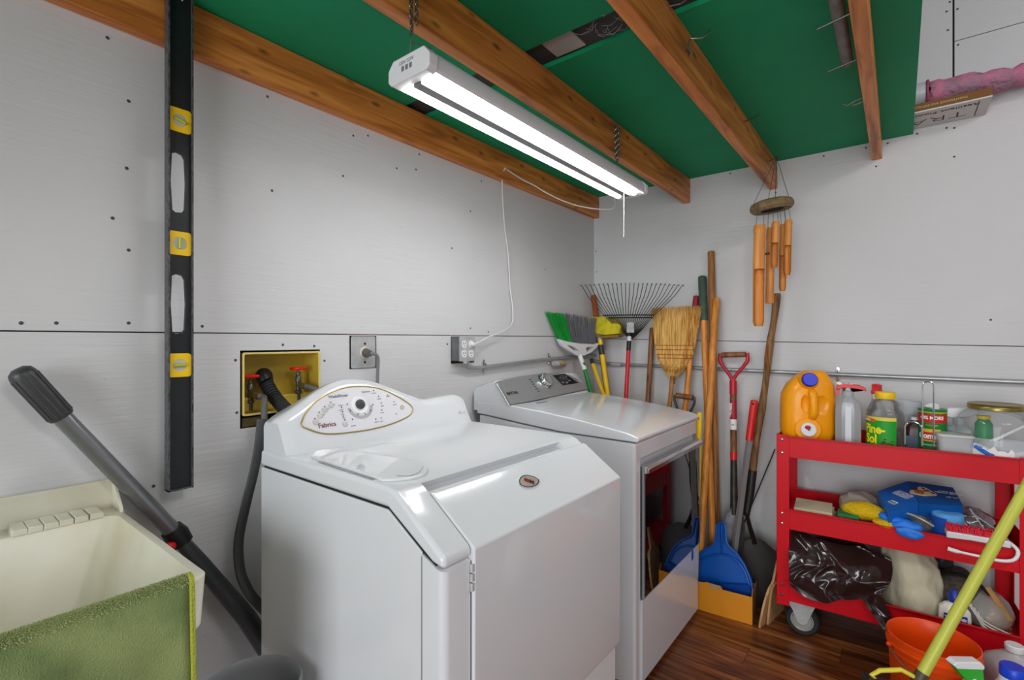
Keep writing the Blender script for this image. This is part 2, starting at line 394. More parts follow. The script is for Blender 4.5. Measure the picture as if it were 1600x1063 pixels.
# ------------------------------------------------------------ boxed flooring and insulation on the loft
fb = thing('flooring_box', 'flat white and brown flooring carton on the loft edge, print upside down', 'box', (1.6, -.11, 2.29))
obj('carton_base', box(nb(), 1.2, 1.893, -.205, -.004, 2.288, 2.294), mat('carton white', 'cfccc8', .6), fb)
obj('carton_side', box(nb(), 1.2, 1.893, -.206, -.004, 2.2945, 2.326), mat('carton brown', '7a4c16', .6), fb)
FM = place((1.72, -.10, 2.2873), (-1, 0, 0), (0, 1, 0))
INK = mat('brown black ink', '3a2c22', .7)
def ft(s, size, x, y, **k): obj('print', text(s, size, place((x, y, 2.2873), (-1, 0, 0), (0, -1, 0)) @ Matrix.Rotation(0, 4, 'X'), th=.0006, **k), INK, fb)
def ft2(s, size, x, y, sx=1, bold=0):
    bm = text(s, size, None, bold=bold, th=.0006, sx=sx)
    bm.transform(place((x, y, 2.2872), (-1, 0, 0), (0, 1, 0)) if False else Matrix(((-1, 0, 0, x), (0, -1, 0, y), (0, 0, 1, 2.2874), (0, 0, 0, 1))))
    for v in bm.verts: v.co.y = 2*y-v.co.y
    # read from below, upside down for someone in the room
    obj('print', bm, INK, fb)
ft2('Resilient Flooring', .034, 1.735, -.165, 1.05)
ft2('TRA', .085, 1.73, -.085, 1.25, -.002)
obj('print', box(nb(), 1.855, 1.858, -.19, -.02, 2.2870, 2.2878), INK, fb)
obj('print', text('MAINTENANCE AND INSTALLATION INSIDE', .012, place((1.70, -.2064, 2.31), (1, 0, 0), (0, 0, 1)) @ Matrix.Rotation(PI, 4, 'Z'), th=.0004), mat('cream ink', 'c8b890', .7), fb)
ins = thing('insulation_roll', 'torn pink fibreglass insulation roll with white backing on the flooring carton', 'insulation', (1.75, -.11, 2.33))
PINK = mat('pink fibreglass', 'd07a98', .95, bump=.9, bscale=60, col2='9c7c8e', vscale=16)
bm = nb(); secs = []
for i in range(15):
    t = i/14; x = 1.70+.46*t; rr = .052*(1-.45*t) + .006*math.sin(i*2.2); cz = 2.327+.056*(1-.4*t)+.02*t
    secs.append([Vector((x+.012*math.sin(k*1.7+i), -.12+.02*t+rr*1.5*math.cos(a), max(2.328, cz+rr*math.sin(a)))) for k, a in enumerate([2*PI*j/16 for j in range(16)])])
loft(bm, secs); crumple(bm, .006, 22, 3)
for v in bm.verts: v.co.z = max(v.co.z, 2.3285); v.co.y = min(v.co.y, -.003)
obj('fibre', bm, PINK, ins, allsmooth=True)
bm = nb(); secs = []
for i in range(4):
    x = 1.60+.09*i/3; secs.append([Vector((x, -.12+.085*math.cos(a), max(2.3283, 2.383+.054*math.sin(a)))) for a in [2*PI*j/18 for j in range(18)]])
loft(bm, secs); obj('backing', bm, mat('white film', 'c3c7cc', .35, bump=.3, bscale=20), ins, label='white film backing')
bm = tube(nb(), [Vector((1.697, -.12+.088*math.cos(a), max(2.330, 2.383+.058*math.sin(a)))) for a in [2*PI*j/18 for j in range(18)]], .005, 6, True)
obj('torn_edge', crumple(bm, .004, 40), mat('torn pink paper', 'a04a68', .8), ins)

# ------------------------------------------------------------ shop light
LX, LY0, LY1, LZ = .688, -2.160, -.915, 1.945
sl = thing('shop_light', 'white twin tube shop light hanging on chains below the joists', 'lamp', (LX, (LY0+LY1)/2, LZ))
W2 = .071
prof = [(-W2, LZ+.002), (-W2, LZ+.028), (-W2+.016, LZ+.05), (W2-.016, LZ+.05), (W2, LZ+.028), (W2, LZ+.002), (W2-.006, LZ-.002), (W2-.008, LZ+.004), (W2-.012, LZ+.022), (-W2+.012, LZ+.022), (-W2+.008, LZ+.004), (-W2+.006, LZ-.002)]
obj('housing', prism(nb(), [(LX+a, b) for a, b in prof], LY0+.02, LY1-.02), LAMPW, sl)
for y0, y1 in ((LY0, LY0+.03), (LY1-.03, LY1)):
    pe = [(-W2-.003, LZ+.004), (-W2-.003, LZ+.032), (-W2+.016, LZ+.053), (W2-.016, LZ+.053), (W2+.003, LZ+.032), (W2+.003, LZ+.004), (W2-.008, LZ-.006), (-W2+.008, LZ-.006)]
    ec = obj('end_cap', prism(nb(), [(LX+a, b) for a, b in pe], y0, y1), LAMPW, sl, bevel=.004)
obj('socket_print', text('120V 32W', .012, place((LX-.005, LY0-.0004, LZ+.036), (1, 0, 0), (0, 0, 1)), th=.0004), GREYINK, sl)
bm = nb()
for k in range(3): box(bm, LX-.022+k*.014, LX-.013+k*.014, LY0-.0006, LY0, LZ+.016, LZ+.028)
obj('rating_label', bm, GREYINK, sl)
obj('centre_ridge', prism(nb(), [(LX-.016, LZ+.021), (LX-.014, LZ-.012), (LX+.014, LZ-.012), (LX+.016, LZ+.021)], LY0+.03, LY1-.05), mat('grey ridge', '6a6b6d', .5), sl)
GLOW = mat('lit tube', 'ffffff', .4, emit=TUBE_POWER)
for sx in (-.036, .036):
    tb_ = obj('fluorescent_tube', cyl(nb(), (LX+sx, LY0+.035, LZ-.001), (LX+sx, LY1-.06, LZ-.001), .0145, n=20), GLOW, sl)
    obj('tube_end', cyl(nb(), (LX+sx, LY1-.06, LZ-.001), (LX+sx, LY1-.03, LZ-.001), .0150, n=18), WHITE2, tb_)
def chain(pts, link=.02, r=.0016):
    bm = nb(); P = [Vector(p) for p in pts]
    seglen = [(b-a).length for a, b in zip(P, P[1:])]; tot = sum(seglen); n = max(2, int(tot/(link*.72))); k = 0
    for i in range(n):
        s = tot*(i+.5)/n; j = 0
        while s > seglen[j] and j < len(seglen)-1: s -= seglen[j]; j += 1
        a, b = P[j], P[j+1]; c = lerp(a, b, s/seglen[j]); d = (b-a).normalized(); u, v = frame_of(d); w_ = u if i % 2 else v
        tube(bm, [c+d*math.cos(t)*link*.5+w_*math.sin(t)*link*.28 for t in [2*PI*q/10 for q in range(10)]], r, 5, True)
    return bm
CH = mat('zinc chain', '8a8a86', .3, .9)
for y, up, zt in ((-2.12, .05, GT-.002), (-1.0, .05, 2.20)):
    c = thing('hanging_chain', 'doubled zinc chain at the %s end of the shop light' % ('near' if y < -2 else 'far'), 'chain', (LX-.02, y, 2.1))
    hook = Vector((.655, y, 2.05))
    top = Vector((.647, y+.004, 2.235))
    obj('links', chain([top, hook+Vector((0, 0, .02))], .017, .0016), CH, c)
    obj('links', chain([top+Vector((.008, -.01, 0)), hook+Vector((.006, -.004, .025))], .017, .0016), CH, c)
    obj('links', chain([top+Vector((.012, .012, -.01)), hook+Vector((.008, .008, .05))], .017, .0016), CH, c)
    obj('screw_eye', cyl(nb(), (.636, y, 2.236), (.652, y, 2.236), .003), HK, c)
    obj('hanger_wire', tube(nb(), [(LX-.045, y, LZ+.052), (LX-.04, y, LZ+.06), hook+Vector((-.004, 0, 0)), hook+Vector((0, 0, .014)), hook+Vector((.008, 0, 0)), (LX+.035, y, LZ+.07), (LX+.045, y, LZ+.05)], .0014, 6), CH, c)
obj('pull_string', tube(nb(), [(LX+.01, -1.02, LZ-.002), (LX+.011, -1.02, LZ-.1), (LX+.01, -1.02, 1.75)], .0016, 6), mat('string', 'c9c9c6', .8), sl)
# power cord: lamp -> staple on the wall joist -> down the wall -> outlet
st = S(790, 265, x=.042)
cpts = [Vector((LX-.03, -1.03, LZ-.006)), S(958, 326, x=.5), S(920, 325, x=.35), S(885, 316, x=.22), S(855, 302, x=.13), S(835, 290, x=.09), S(815, 280, x=.06), st+Vector((.003, .01, 0)), st+Vector((0, -.006, .004)),
        S(785, 275, x=.03), S(785, 300, x=.012), S(788, 350, x=.008), S(794, 400, x=.01), S(797, 450, x=.01), S(801, 480, x=.012), S(800, 505, x=.02), S(787, 518, x=.04), S(765, 526, x=.055), S(752, 533, x=.066), S(741, 538, x=.075)]
def smooth_pts(P, n=4):
    out = []
    for i in range(len(P)-1):
        p0, p1, p2, p3 = P[max(i-1, 0)], P[i], P[i+1], P[min(i+2, len(P)-1)]
        for k in range(n):
            t = k/n; out.append(.5*((2*p1)+(p2-p0)*t+(2*p0-5*p1+4*p2-p3)*t*t+(3*p1-p0-3*p2+p3)*t**3))
    out.append(P[-1]); return out
cpts = [Vector(p) for p in cpts]
cord = thing('power_cord', 'white cord from the shop light over the joist down to the outlet box', 'cord', tuple(cpts[9]))
obj('cable', tube(nb(), smooth_pts(cpts), .0034, 8), mat('white cord', 'dedede', .5), cord)
obj('staple', tube(nb(), [st+Vector((-.004, -.006, -.006)), st+Vector((.006, -.004, -.002)), st+Vector((.006, .006, .004)), st+Vector((-.004, .008, .004))], .0012, 5), CHROME, cord)

# ------------------------------------------------------------ spirit level
LXF = .072
a = S(262.5, 600, x=LXF).y; b = S(302, 600, x=LXF).y; zt = 2.262; zb = S(280, 766, x=LXF).z
ccy = (a+b)/2; lw = b-a
lv = thing('spirit_level', 'long black spirit level with three yellow vials hanging on the left wall', 'level', (.06, ccy, zb))
slots = []
for t0, t1 in ((237, 332), (428, 522)):
    z1 = S(280, t0, x=LXF).z; z0 = S(280, t1, x=LXF).z; w_ = .0105*1.75; yc = ccy-.0035
    slots.append([(yc-w_+.004, z0+.006), (yc-w_*.4, z0), (yc+w_*.5, z0+.002), (yc+w_-.003, z0+.012), (yc+w_, (z0+z1)/2), (yc+w_-.003, z1-.014), (yc+w_*.55, z1-.004), (yc-w_*.2, z1), (yc-w_+.003, z1-.006), (yc-w_, (z0+z1)/2)])
VZ = [S(280, q, x=LXF).z for q in (187, 380, 571)]
LVB = mat('black level paint', '1f2226', .38, var=.3, vscale=6, bump=.1, bscale=30)
MW = place((.060, 0, 0), (0, 1, 0), (0, 0, 1))
obj('web', flat([rect(a+.003, b-.003, zb+.003, zt-.003)]+slots, .012, MW), LVB, lv)
bm = nb()
box(bm, .045, LXF+.003, a, a+.004, zb, zt); box(bm, .045, LXF+.003, b-.004, b, zb, zt); box(bm, .045, LXF+.003, a, b, zb, zb+.004); box(bm, .045, LXF+.003, a, b, zt-.004, zt)
obj('rail', bm, mat('worn black rail', '5a5b5d', .4, col2='232426', vscale=160, stretch=(1, 1, .5)), lv)
for z, deg in zip(VZ, (45, 90, 0)):
    v_ = obj('vial_window', flat([rrect(.054, .064, .008), rrect(.032, .034, .014)], .005, place((.0668, ccy-.001, z), (0, 1, 0), (0, 0, 1))), YEL, lv, bevel=.001)
    obj('vial_back', flat([rrect(.034, .036, .014)], .002, place((.0672, ccy-.001, z), (0, 1, 0), (0, 0, 1))), mat('vial back', 'b6b3a4', .4), v_)
    A_ = math.radians(deg if deg != 45 else -20); dv = Vector((0, math.cos(A_), math.sin(A_)))
    c_ = Vector((.0705, ccy-.001, z)); obj('vial', cyl(nb(), c_-dv*.014, c_+dv*.014, .0045, n=12), mat('vial liquid', 'c6d24a', .1, trans=.3), v_)
obj('hang_loop', tube(nb(), [(.068, ccy+.004, zt-.02), (.074, ccy+.006, zt-.008), (.072, ccy+.002, zt+.002)], .0016, 6), WHITEINK, lv)

# ------------------------------------------------------------ washer outlet box in the wall
wx = thing('washer_outlet_box', 'yellowed plastic washer valve box recessed in the left wall', 'valve box', (-.05, -2.11, 1.06))
YB = mat('yellowed plastic', 'c9ac3a', .45, var=.25, vscale=6)
y0, y1, z0, z1 = H1[0]+.008, H1[1]-.003, 1.085, H1[3]-.008
bm = nb(); t = .003
box(bm, -.10, -.097, y0, y1, z0, z1); box(bm, -.10, .0005, y0, y0+t, z0, z1); box(bm, -.10, .0005, y1-t, y1, z0, z1); box(bm, -.10, .0005, y0, y1, z1-t, z1); box(bm, -.10, .0005, y0, y1, z0, z0+t)
obj('shell', bm, YB, wx, bevel=.001)
obj('shelf', box(nb(), -.097, -.04, y0+t, y1-t, z0+t, z0+.05), YB, wx, bevel=.006)
obj('rim', flat([rrect(y1-y0+.004, z1-z0+.004, .006), rrect(y1-y0-.008, z1-z0-.008, .004)], .003, place((.0015, (y0+y1)/2, (z0+z1)/2), (0, 1, 0), (0, 0, 1))), mat('pale yellow rim', 'dcc878', .5), wx)
BR = mat('tarnished brass', '8a7a52', .4, .7, var=.4, vscale=40)
HOSE = mat('grey hose', '5a5856', .5); BHOSE = mat('black ribbed hose', '232427', .45)
def tap(px, py, lab):
    c = S(px, py, x=-.045); t_ = thing('valve', lab, 'valve', (c.x, c.y, c.z-.08))
    wh = nb(); n = 30
    ring = [Vector((c.x+.021*math.cos(a)*(1+.12*math.cos(6*a)), c.y+.021*math.sin(a)*(1+.12*math.cos(6*a)), c.z)) for a in [2*PI*k/n for k in range(n)]]
    tube(wh, ring, .0055, 6, True); lathe(wh, [(0, .004), (.008, .004), (.009, -.004), (0, -.004)], Matrix.Translation(c), 14)
    for k in range(6):
        a_ = k*PI/3; cyl(wh, c, c+Vector((.02*math.cos(a_), .02*math.sin(a_), 0)), .0028, n=6)
    obj('handwheel', wh, REDP, t_)
    bm = nb(); lathe(bm, [(.003, 0), (.003, -.012), (.007, -.013), (.008, -.022), (.006, -.024), (.010, -.030), (.010, -.045), (.007, -.047), (.009, -.055), (.009, -.075), (.012, -.078), (.012, -.085), (.008, -.088), (.008, -.11)], Matrix.Translation(c), 14)
    obj('stem', bm, mat('valve metal', '5c5a56', .35, .7), t_)
    s0 = c+Vector((.006, .002, -.058)); obj('outlet', cyl(nb(), s0, s0+Vector((.03, .006, -.004)), .011, n=14), BR, t_)
    return s0+Vector((.03, .006, -.004))
o1 = tap(466, 576, 'water tap with red handwheel at the right of the valve box')
o2 = tap(391, 588, 'water tap with red handwheel at the left of the valve box')
obj('supply_hose', tube(nb(), smooth_pts([o1, o1+Vector((.025, .01, -.003)), o1+Vector((.06, .04, -.03)), o1+Vector((.09, .07, -.09)), Vector((.13, -1.93, .8)), Vector((.2, -1.95, .5))]), .009, 10), HOSE,
    label='grey supply hose curving from the right tap behind the washer', cat='hose')
obj('supply_hose', tube(nb(), smooth_pts([o2, o2+Vector((.012, .012, -.005)), S(413, 625, x=.03), S(413, 650, x=.05), Vector((.10, -2.2, .9)), Vector((.18, -2.1, .5))]), .0095, 10), HOSE,
    label='grey supply hose dropping from the left tap behind the washer', cat='hose')
dp = smooth_pts([S(415, 597, x=-.06), S(418, 603, x=-.035), S(430, 622, x=0), S(447, 641, x=.06), S(462, 660, x=.13), Vector((.20, -2.1, .95)), Vector((.21, -2.08, .7))], 22)
obj('drain_hose', tube(nb(), dp, [.0225 if (i//2) % 2 else .0185 for i in range(len(dp))], 14), BHOSE, label='black ribbed drain hose hooked into the valve box', cat='hose')
hc_ = S(409, 590, x=-.05); obj('drain_clamp', tube(nb(), smooth_pts([hc_+Vector((-.03, .03, -.03)), hc_+Vector((-.015, .02, .006)), hc_+Vector((.004, .0, .008)), hc_+Vector((.02, .004, -.012))]), [.021]*13, 12), BLACK, wx)
obj('lower_fitting', box(nb(), -.03, -.01, H1[0]+.01, H1[0]+.09, H1[2]+.002, H1[2]+.03), BR, wx)

# flat grey hose hanging beside the washer
hp = smooth_pts([S(409, 655, x=.08), S(404, 700, x=.085), S(395, 745, x=.09), S(384, 790, x=.09), S(373, 845, x=.09), S(375, 890, x=.10), S(385, 918, x=.12), S(405, 945, x=.15), Vector((.21, -2.15, .40))])
obj('drain_tube', tube(nb(), hp, .0145, 10, flat=(1, .6)), mat('dark grey tube', '48484a', .5), label='dark grey tube hanging in a loop beside the washer', cat='tube')

# ------------------------------------------------------------ dryer outlet, quad outlet, conduits
do = thing('dryer_outlet', 'square steel cover with a round dryer socket and plug', 'outlet', (0, -1.80, 1.22))
obj('cover_plate', flat([rrect(H2[1]-H2[0]-.012, H2[3]-H2[2]-.004, .008)], .003, place((.004, (H2[0]+H2[1])/2-.002, (H2[2]+H2[3])/2), (0, 1, 0), (0, 0, 1))), STEEL, do, bevel=.001)
c = Vector((.006, (H2[0]+H2[1])/2+.004, (H2[2]+H2[3])/2-.002))
obj('socket', lathe(nb(), [(0, .004), (.02, .004), (.024, .001), (.024, 0)], along(c, c+Vector((1, 0, 0))), 22), mat('ivory', 'cfc6b4', .5), do)
for dz in (-.036, .034):
    s_ = c+Vector((0, 0, dz)); obj('screw', lathe(nb(), [(0, .002), (.005, .001), (.005, 0)], along(s_-Vector((.001, 0, 0)), s_+Vector((1, 0, 0))), 10), DARKSEAM, do)
pl_ = thing('dryer_plug', 'grey plug and cord in the dryer socket running down behind the washer', 'plug', tuple(c))
obj('plug_body', lathe(nb(), [(0, .032), (.012, .03), (.017, .01), (.018, .004)], along(c+Vector((.001, 0, 0)), c+Vector((1, 0, -.1))), 16), HOSE, pl_)
obj('cable', tube(nb(), smooth_pts([c+Vector((.028, .004, -.002)), c+Vector((.036, .02, -.006)), c+Vector((.034, .034, -.022)), c+Vector((.03, .036, -.06)), c+Vector((.03, .034, -.12)), Vector((.04, -1.77, .9))]), .0065, 10), mat('grey cable', '77767a', .5), pl_)

qo = thing('outlet_box', 'steel outlet box with four white receptacles on the left wall', 'outlet', (.03, -1.25, 1.22))
xf = .058
qy0 = S(719, 545, x=xf).y; qy1 = S(742, 545, x=xf).y; qz1 = S(730, 527, x=xf).z; qz0 = S(730, 564, x=xf).z
obj('steel_box', box(nb(), .001, xf-.004, qy0, qy1, qz0, qz1), mat('box steel', '7b7d80', .4, .7, var=.25, vscale=30), qo, bevel=.003)
obj('face_plate', flat([rrect(qy1-qy0+.004, qz1-qz0+.004, .006)], .004, place((xf-.002, (qy0+qy1)/2, (qz0+qz1)/2), (0, 1, 0), (0, 0, 1))), STEEL, qo, bevel=.001)
for dy in (-.024, .022):
    for dz in (-.022, .022):
        cc = ((qy0+qy1)/2+dy, (qz0+qz1)/2+dz)
        r_ = obj('receptacle', flat([rrect(.03, .034, .012)], .003, place((xf+.001, cc[0], cc[1]), (0, 1, 0), (0, 0, 1))), WHITE2, qo)
        bm = nb(); box(bm, xf+.0022, xf+.0032, cc[0]-.007, cc[0]-.0045, cc[1]-.001, cc[1]+.008); box(bm, xf+.0022, xf+.0032, cc[0]+.0045, cc[0]+.007, cc[1]-.001, cc[1]+.008); box(bm, xf+.0022, xf+.0032, cc[0]-.002, cc[0]+.002, cc[1]-.010, cc[1]-.006)
        obj('slot', bm, BLACK, r_)
plug = Vector((xf+.003, (qy0+qy1)/2+.022, (qz0+qz1)/2+.022))
obj('plug', lathe(nb(), [(0, .02), (.008, .019), (.011, .008), (.011, 0)], along(plug, plug+Vector((1, 0, 0))), 14), mat('white cord', 'dedede', .5), cord)
GALV = mat('conduit steel', 'b2b4b8', .35, .6, var=.15, vscale=20)
cz = [S(754, 574, x=.025), S(862, 561, x=.025)]
c1 = thing('conduit', 'thin steel conduit along the left wall from outlet box to corner fitting', 'conduit', (.02, -.8, 1.2))
e0 = Vector((.03, qy1-.03, qz0))
obj('pipe', tube(nb(), smooth_pts([e0, e0+Vector((0, .004, -.02)), e0+Vector((-.002, .03, -.034)), cz[0]+Vector((0, .01, 0)), lerp(cz[0], cz[1], .5), cz[1], Vector((.022, -.02, cz[1].z+.006))], 6), .0095, 12), GALV, c1)
obj('elbow_nut', cyl(nb(), e0+Vector((0, 0, .0)), e0+Vector((0, 0, -.012)), .016, n=6), STEEL, c1)
def clip(p, n, parent):
    n = Vector(n); up = Vector((0, 0, 1)); bm = nb(); side = up.cross(n)
    M = place(p, side, up)
    o = obj('pipe_clip', merge(flat([rrect(.014, .07, .006)], .0016, M @ Matrix.Translation((0, 0, .004))), tube(nb(), [M @ Vector((0, .016*math.cos(a), .006+.016*math.sin(a))) for a in [PI*k/8 for k in range(9)]], .0035, 6, flat=(1, 1))), CHROME, parent)
for q in (.045, .985): clip(lerp(cz[0], cz[1], q)+Vector((-.02, 0, 0)), (1, 0, 0), c1)
lb = S(874, 568, x=.03); lbt = thing('conduit_fitting', 'open conduit fitting with brass coloured wires near the corner', 'fitting', tuple(lb))
obj('fitting_body', tube(nb(), [lb+Vector((0, -.065, .004)), lb+Vector((0, -.05, 0)), lb+Vector((0, .05, -.004)), lb+Vector((0, .062, 0))], [.012, .02, .02, .012], 14), STEEL, lbt)
ww = nb()
for k in range(5): ball(ww, lb+Vector((.016, -.02+.012*k, random.uniform(-.004, .006))), .009, 8)
obj('wire_nut', ww, mat('brass wire', 'c79a52', .4, .5), lbt, kind='stuff')
c2 = thing('conduit', 'thin steel conduit along the back wall behind the tools and cart', 'conduit', (1, -.02, 1.16))
R1 = [Vector((.02, -.07, lb.z)), Vector((.03, -.03, lb.z)), Vector((.06, -.02, 1.172)), S(949, 568.4, y=-.018), S(1205, 581, y=-.018), S(1600, 597.5, y=-.018), Vector((3.9, -.018, 1.10))]
obj('pipe', tube(nb(), R1, .0105, 12), GALV, c2)
obj('coupling', cyl(nb(), S(955, 569, y=-.018), S(971, 570, y=-.018), .014, n=10), STEEL, c2)
clip(S(1309, 585, y=0), (0, -1, 0), c2)

# ------------------------------------------------------------ washer
WY0, WY1 = -2.302, -1.605
wa = thing('washing_machine', 'white washer with sloped front and oval control panel', 'washer', (.6, (WY0+WY1)/2, 0))
cab = [(.258, .03), (.898, .03), (.898, .922), (.797, .9805), (.258, .9805)]
obj('cabinet', prism(nb(), cab, WY0+.0005, WY1-.004), WHITE, wa, bevel=.003, seg=2)
obj('inner_frame', prism(nb(), [(.27, .04), (.938, .04), (.938, .902), (.80, .984), (.27, .984)], WY0+.004, WY1-.006), DARKSEAM, wa)
shell = [(.255, .9835), (.796, .9835), (.926, .909), (.957, .903), (.957, .925), (.822, 1.019), (.80, 1.026), (.255, 1.026)]
sh = obj('top_shell', prism(nb(), shell, WY0, WY1+.0), WHITE, wa, bevel=.010, seg=4)
# recess for the door and its finger groove
g = nb()
GY0, GY1 = -2.232, WY1+.05
sv = Vector((.957-.822, 0, .925-1.019)).normalized(); nv = Vector((-sv.z, 0, sv.x))
def slp(t, n_, y): # t along the slope from its top edge, n_ above the surface
    p_ = Vector((.822, 0, 1.019))+sv*t+nv*n_; return Vector((p_.x, y, p_.z))
loft(g, [[slp(-.006, .03, y), slp(.2, .03, y), slp(.2, -.014, y), slp(.022, -.014, y), slp(-.006, -.022, y)] for y in (GY0, GY0+.02, -1.80, -1.70)])
for v in g.verts:
    if v.co.y > -1.71 and v.co.z > .99: pass
cut(sh, g)
# door: slanted bulge on top, flat front below
cut(sh, prism(nb(), [(slp(.03, 0, 0).x, .97), (1.0, .88), (1.0, 1.0), (slp(.03, .02, 0).x, slp(.03, .02, 0).z), (slp(.03, -.012, 0).x, slp(.03, -.012, 0).z)][1:2]+[(1.0, 1.05), (slp(.024, .04, 0).x, slp(.024, .04, 0).z), (slp(.024, -.012, 0).x, slp(.024, -.012, 0).z), (slp(.2, -.012, 0).x, slp(.2, -.012, 0).z)], GY0, WY1+.05))
dprof = [slp(.020, -.011, 0), slp(.024, .0015, 0), slp(.035, .004, 0), slp(.10, .003, 0)]
dz0 = .438
prof2 = [(v.x, v.z) for v in dprof]+[(.966, .9225), (.964, dz0+.012), (.960, dz0), (.941, dz0), (.941, .905)]
obj('door', prism(nb(), prof2, -2.2292, WY1+.002), WHITE, wa, bevel=.0045, seg=3)
obj('kick_panel', box(nb(), .935, .952, WY0+.008, WY1-.004, .035, dz0-.004), WHITE, wa, bevel=.003)
pxy = [(.9, WY0)]+[(.957-.016+.016*math.sin(a), WY0+.016-.016*math.cos(a)) for a in [PI/2*k/6 for k in range(7)]]+[(.957, -2.2305), (.9, -2.2305)]
ptop = lambda x: .922-(x-.898)*.58 if x < .926 else .9058-(x-.926)*.19
post = obj('corner_post', loft(nb(), [[Vector((x, y, .035)) for x, y in pxy], [Vector((x, y, ptop(x)-.0015)) for x, y in pxy]]), WHITE, wa)
obj('seam', box(nb(), .9405, .9578, -2.2310, -2.2288, .035, .898), DARKSEAM, wa)
obj('seam', box(nb(), .8982, .8997, WY0-.0006, WY0+.004, .035, .915), mat('soft seam', '606064', .7), wa)
hz = S(731, 905, x=.96)
hg = nb()
for k in range(3): cyl(hg, (.961, -2.231, hz.z-.026+k*.018), (.961, -2.231, hz.z-.011+k*.018), .0045, n=10)
obj('hinge', hg, STEEL, wa)
# console
def hh(y):
    d_ = y+2.055; w_ = .25 if d_ < 0 else .29
    return 1.114+(.088*math.cos(PI/2*min(1, abs(d_)/w_))**1.6 if abs(d_) < w_ else 0)+(.006*min(1, max(0, (y+1.78)/.12)))
xfz = lambda z: .388-.5*(z-1.022)
secs = []
ys = [WY0+.006+(WY1-WY0-.012)*k/44 for k in range(45)]
for k, y in enumerate(ys):
    e = min(k, 44-k); s_ = {0: .012, 1: .004}.get(e, 0); h_ = hh(y)-s_
    secs.append([Vector(p) for p in ((.262, y, 1.024), (.390-s_*.5, y, 1.024), (xfz(1.035)-s_*.5, y, 1.035), (xfz(1.06)-s_*.5, y, 1.06), (xfz(h_-.02)-s_*.5, y, h_-.02), (xfz(h_-.008)-.003-s_*.5, y, h_-.007), (xfz(h_)-.012, y, h_), (.272, y, h_-.002), (.262, y, h_-.014))])
obj('console', loft(nb(), secs), WHITE, wa, allsmooth=False, sharp=50)
CP = (1, 0, .5, .899); CN = Vector((1, 0, .5)).normalized()
def con(px, py, up=0.0): return S(px, py, pl=CP)+CN*up
oval = [(470, 662.5), (475, 650), (482.5, 639), (492, 629), (504, 620), (519, 612.5), (535, 607), (550, 604.5), (566, 604), (579, 605), (591, 607), (604, 611.5), (616, 617.5), (626, 623), (635, 629), (642, 635), (644.5, 641), (640, 649), (629, 655.5), (616, 661), (601, 666), (585, 670), (567, 673.5), (547.5, 676), (529, 678), (510, 678.5), (495, 676), (485, 672.5), (474, 668)]
op = [con(x, y, .0012) for x, y in oval]
up_c = Vector((-.5, 0, 1)).normalized()
def cmat(p): return place(p, (0, 1, 0), up_c)
pm_ = nb(); f = pm_.faces.new([pm_.verts.new(p-CN*.0007) for p in op]); obj('control_panel', pm_, mat('panel grey white', 'd9d8de', .3), wa)
obj('gold_trim', tube(nb(), smooth_pts(op+[op[0]], 3)[:-1], .0022, 8, True), mat('gold trim', 'a8925a', .3, .5), wa)
dc = con(561.5, 633, .001)
obj('dial_ring', lathe(nb(), [(.028, .0), (.027, .002), (.0, .002)], cmat(dc), 28), mat('panel white', 'ececef', .3), wa)
dl = obj('dial', lathe(nb(), [(.015, .002), (.0145, .008), (.0, .009)], cmat(dc), 24), mat('dial grey', '3b3c40', .4, var=.3, vscale=60), wa)
arc = nb(); lathe(arc, [(.034, .0006), (.044, .0006)], cmat(dc), 20, (PI*1.05, PI*1.95)); obj('dial_scale', arc, mat('scale grey', 'a9a9ac', .4), wa)
BT = mat('button grey', 'bdbdb8', .35)
for px, py in ((517, 634), (507, 641), (500, 650), (493, 660), (539, 663)):
    obj('button', lathe(nb(), [(.0085, 0), (.0085, .0018), (.007, .0026), (0, .0026)], cmat(con(px, py, .0004)), 18), BT, wa)
obj('button', lathe(nb(), [(.0075, 0), (.007, .003), (.006, .002), (0, .002)], cmat(con(628, 637, .0004)), 18), mat('button beige', 'b9ab94', .35), wa)
mk = nb()
marks = [(516, 629.5), (506.5, 636), (498, 645), (491.5, 655), (542, 632.5), (547, 642.5), (558.5, 648), (570, 647.5), (578.5, 642), (582, 633), (533, 637), (534.5, 644), (536, 651), (538, 657), (583, 611), (591, 620), (595, 630.5), (596, 641.5), (605, 618), (615, 628.5), (550, 656), (586.5, 655.5), (595, 654), (618.5, 647.5)]
for px, py in marks:
    lathe(mk, [(.0022, .0012), (0, .0013)], cmat(con(px, py, .0012)), 8)
obj('indicator', mk, BLACKINK, wa, kind='stuff')
def ctext(s, px, py, size, m, name='print', bold=0):
    obj(name, text(s, size, cmat(con(px, py, .0016)), bold=bold, th=.0003), m, wa)
ctext('Fabrics', 511, 664.5, .019, MAROON, bold=.0002); ctext('Wash/Dryer', 528, 619.5, .0125, GREYINK, bold=.0002); ctext('Options', 571, 612.5, .0095, GREYINK)
for s_, px, py in (('NORMAL', 518, 633), ('DELICATE', 508, 640), ('COTTON', 501, 649), ('LINEN', 493, 660), ('HEAVY', 532, 634), ('LIGHT', 533, 641), ('SPIN', 535, 648), ('SOIL', 537, 654), ('EXTRA', 584, 615), ('RINSE', 592, 624), ('SPIN', 597, 635), ('LOCK', 597, 645.5), ('START', 616.5, 633), ('STAIN', 606, 620), ('WARM', 552, 666), ('COLD', 588, 660), ('HOT', 596, 659)):
    ctext(s_, px, py, .0052, GREYINK)
